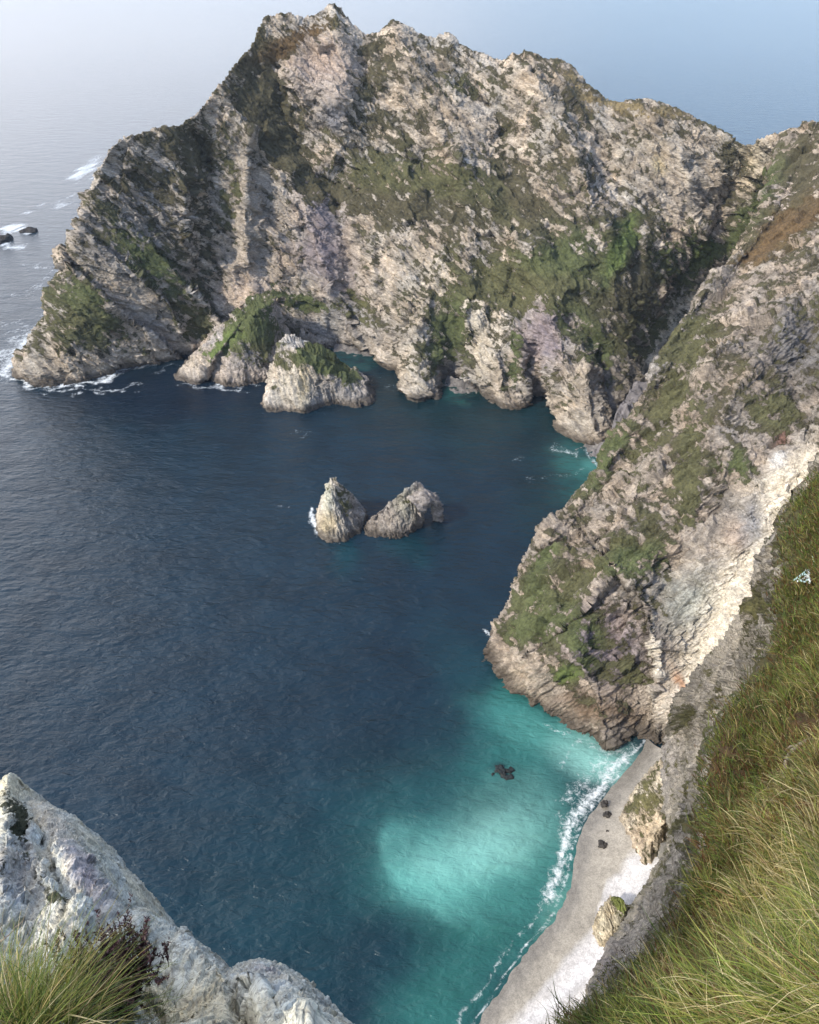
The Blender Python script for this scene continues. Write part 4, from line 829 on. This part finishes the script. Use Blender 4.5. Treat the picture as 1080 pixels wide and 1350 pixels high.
def branch(paths, name, label, cat_):
    Vs = []; Fs = []; off = 0; org = paths[0][0][0]
    for pth, rad in paths:
        T = tube(pth, rad, wob=.003); Vs.append(T.reshape(-1, 3)); Fs.append(grid_faces(T.shape[0], 8, True, off)); off += T.size//3
    return tag(mesh_obj(name, cat(Vs), cat(Fs), barkm, origin=org), label, cat_)
br = [([near_pt(*p, .25) for p in [(1066, 975), (1050, 985), (1040, 1000), (1034, 1020), (1030, 1034), (1012, 1040), (995, 1050)]], [.02, .035, .03, .032, .03, .024, .012]), ([near_pt(*p, .25) for p in [(1050, 985), (1042, 984), (1030, 996)]], [.02, .015, .006]), ([near_pt(*p, .25) for p in [(1030, 1034), (1018, 1030), (1005, 1032)]], [.02, .014, .006])]
branch(br, 'dead_branch', 'bare grey forked branch lying in the grass near the right edge', 'branch')
def lp(px, py, Yd): return PY(px, py, Yd)
branch([([lp(-6, 1246, 3.), lp(6, 1238, 3.), lp(18, 1226, 3.05), lp(31, 1213, 3.1)], [.007, .006, .004, .002]), ([lp(6, 1238, 3.), lp(2, 1226, 3.02), lp(0, 1214, 3.05)], [.004, .003, .0015]), ([lp(-6, 1246, 3.), lp(-8, 1290, 2.95), lp(0, 1345, 2.85), lp(8, 1400, 2.7)], [.007, .008, .009, .009])], 'twig', 'thin bare forked twig reaching in at the left edge', 'twig')
ropem, nt, b = newmat('frayed_rope'); L(nt, attr(nt, 'col').outputs[0], b.inputs['Base Color']); b.inputs['Roughness'].default_value = .7
c0_ = near_pt(1063, 758, .6); Vs = []; Fs = []; cs = []; off = 0
strands = [[(1072, 733), (1074, 742), (1069, 750), (1064, 757)], [(1064, 757), (1056, 759), (1048, 765)], [(1064, 757), (1060, 762), (1052, 767)], [(1064, 757), (1067, 762), (1068, 768)], [(1066, 752), (1060, 755), (1054, 763), (1060, 767), (1066, 763)], [(1062, 752), (1068, 757), (1063, 764)]]
for k, s_ in enumerate(strands):
    T = tube([near_pt(*p, .62+.02*k) for p in s_], [.028]*len(s_) if k else [.012]*len(s_), 6, 6, .006); Vs.append(T.reshape(-1, 3)); Fs.append(grid_faces(T.shape[0], 6, True, off)); off += T.size//3
    cs.append(np.tile((.45, .62, .60) if k in (0, 1, 4) else (.75, .80, .78), (T.size//3, 1)))
tag(mesh_obj('rope_scrap', cat(Vs), cat(Fs), ropem, {'col': cat(cs)}, origin=c0_), 'frayed pale teal rope scrap caught in the cliff top plants', 'rope')

# ================================================================== LIGHT, SKY, CAMERA
sun_dir = unit(np.array([-.68, -.50, .70]))
el = math.asin(sun_dir[2]); az = math.atan2(sun_dir[0], sun_dir[1])
w = bpy.data.worlds.new('World'); bpy.context.scene.world = w; w.use_nodes = True; nt = w.node_tree
sky = nt.nodes.new('ShaderNodeTexSky'); sky.sky_type = 'NISHITA'; sky.sun_disc = False; sky.sun_elevation = el; sky.sun_rotation = az; sky.air_density = 1.0; sky.dust_density = .6; sky.altitude = 150
tc = nt.nodes.new('ShaderNodeTexCoord'); mp = nt.nodes.new('ShaderNodeMapping'); mp.inputs['Scale'].default_value = (1, 1, 3.5); nt.links.new(tc.outputs['Generated'], mp.inputs[0])
cl_ = noise(nt, mp.outputs[0], 1.6, 6, .6, .4)
dt = N(nt, 'ShaderNodeVectorMath', operation='DOT_PRODUCT'); nt.links.new(tc.outputs['Generated'], dt.inputs[0]); dt.inputs[1].default_value = (-.95, .25, -.25)
cf = ramp(nt, math_(nt, 'ADD', dt.outputs['Value'], math_(nt, 'MULTIPLY', math_(nt, 'SUBTRACT', cl_, .5), 1.4)), -.02, .75, .07, .9)
blue = mix(nt, 1., sky.outputs[0], (.95, 1.0, 1.13, 1), 'MULTIPLY')
nt.links.new(mix(nt, cf, blue, (10.5, 10.4, 10.8, 1)), nt.nodes['Background'].inputs[0]); nt.nodes['Background'].inputs[1].default_value = .175
hz = bpy.data.materials.new('haze'); hz.use_nodes = True; hn = hz.node_tree; hn.nodes.remove(hn.nodes['Principled BSDF']); pv = hn.nodes.new('ShaderNodeVolumePrincipled')
pv.inputs['Color'].default_value = (.70, .84, 1, 1); pv.inputs['Density'].default_value = .00006; pv.inputs['Anisotropy'].default_value = 0.; hn.links.new(pv.outputs[0], hn.nodes['Material Output'].inputs['Volume'])
hb = np.array([[a_, b_, c_] for a_ in (-52000, 52000) for b_ in (-900, 84000) for c_ in (-9., 172.)], float)
tag(mesh_obj('haze', hb, [[0, 1, 3, 2], [4, 6, 7, 5], [0, 4, 5, 1], [2, 3, 7, 6], [0, 2, 6, 4], [1, 5, 7, 3]], hz, smooth=False), kind='stuff')
sd_ = bpy.data.lights.new('sun', 'SUN'); sd_.energy = 2.85; sd_.angle = math.radians(3.5); sd_.color = (1, .935, .83)
so = bpy.data.objects.new('sun', sd_); col.objects.link(so)
from mathutils import Vector
so.rotation_euler = Vector(tuple(float(q) for q in sun_dir)).to_track_quat('Z', 'Y').to_euler()
cam = bpy.data.cameras.new('camera'); cam.sensor_fit = 'HORIZONTAL'; cam.sensor_width = 36; cam.lens = 36*F/1080; cam.clip_start = .05; cam.clip_end = 90000
cobj = bpy.data.objects.new('camera', cam); col.objects.link(cobj); cobj.location = (0, 0, H); cobj.rotation_euler = (math.pi/2-PITCH, 0, 0)
sc = bpy.context.scene; sc.camera = cobj
sc.view_settings.view_transform = 'Standard'; sc.view_settings.look = 'None'; sc.view_settings.gamma = 1; sc.view_settings.exposure = .54
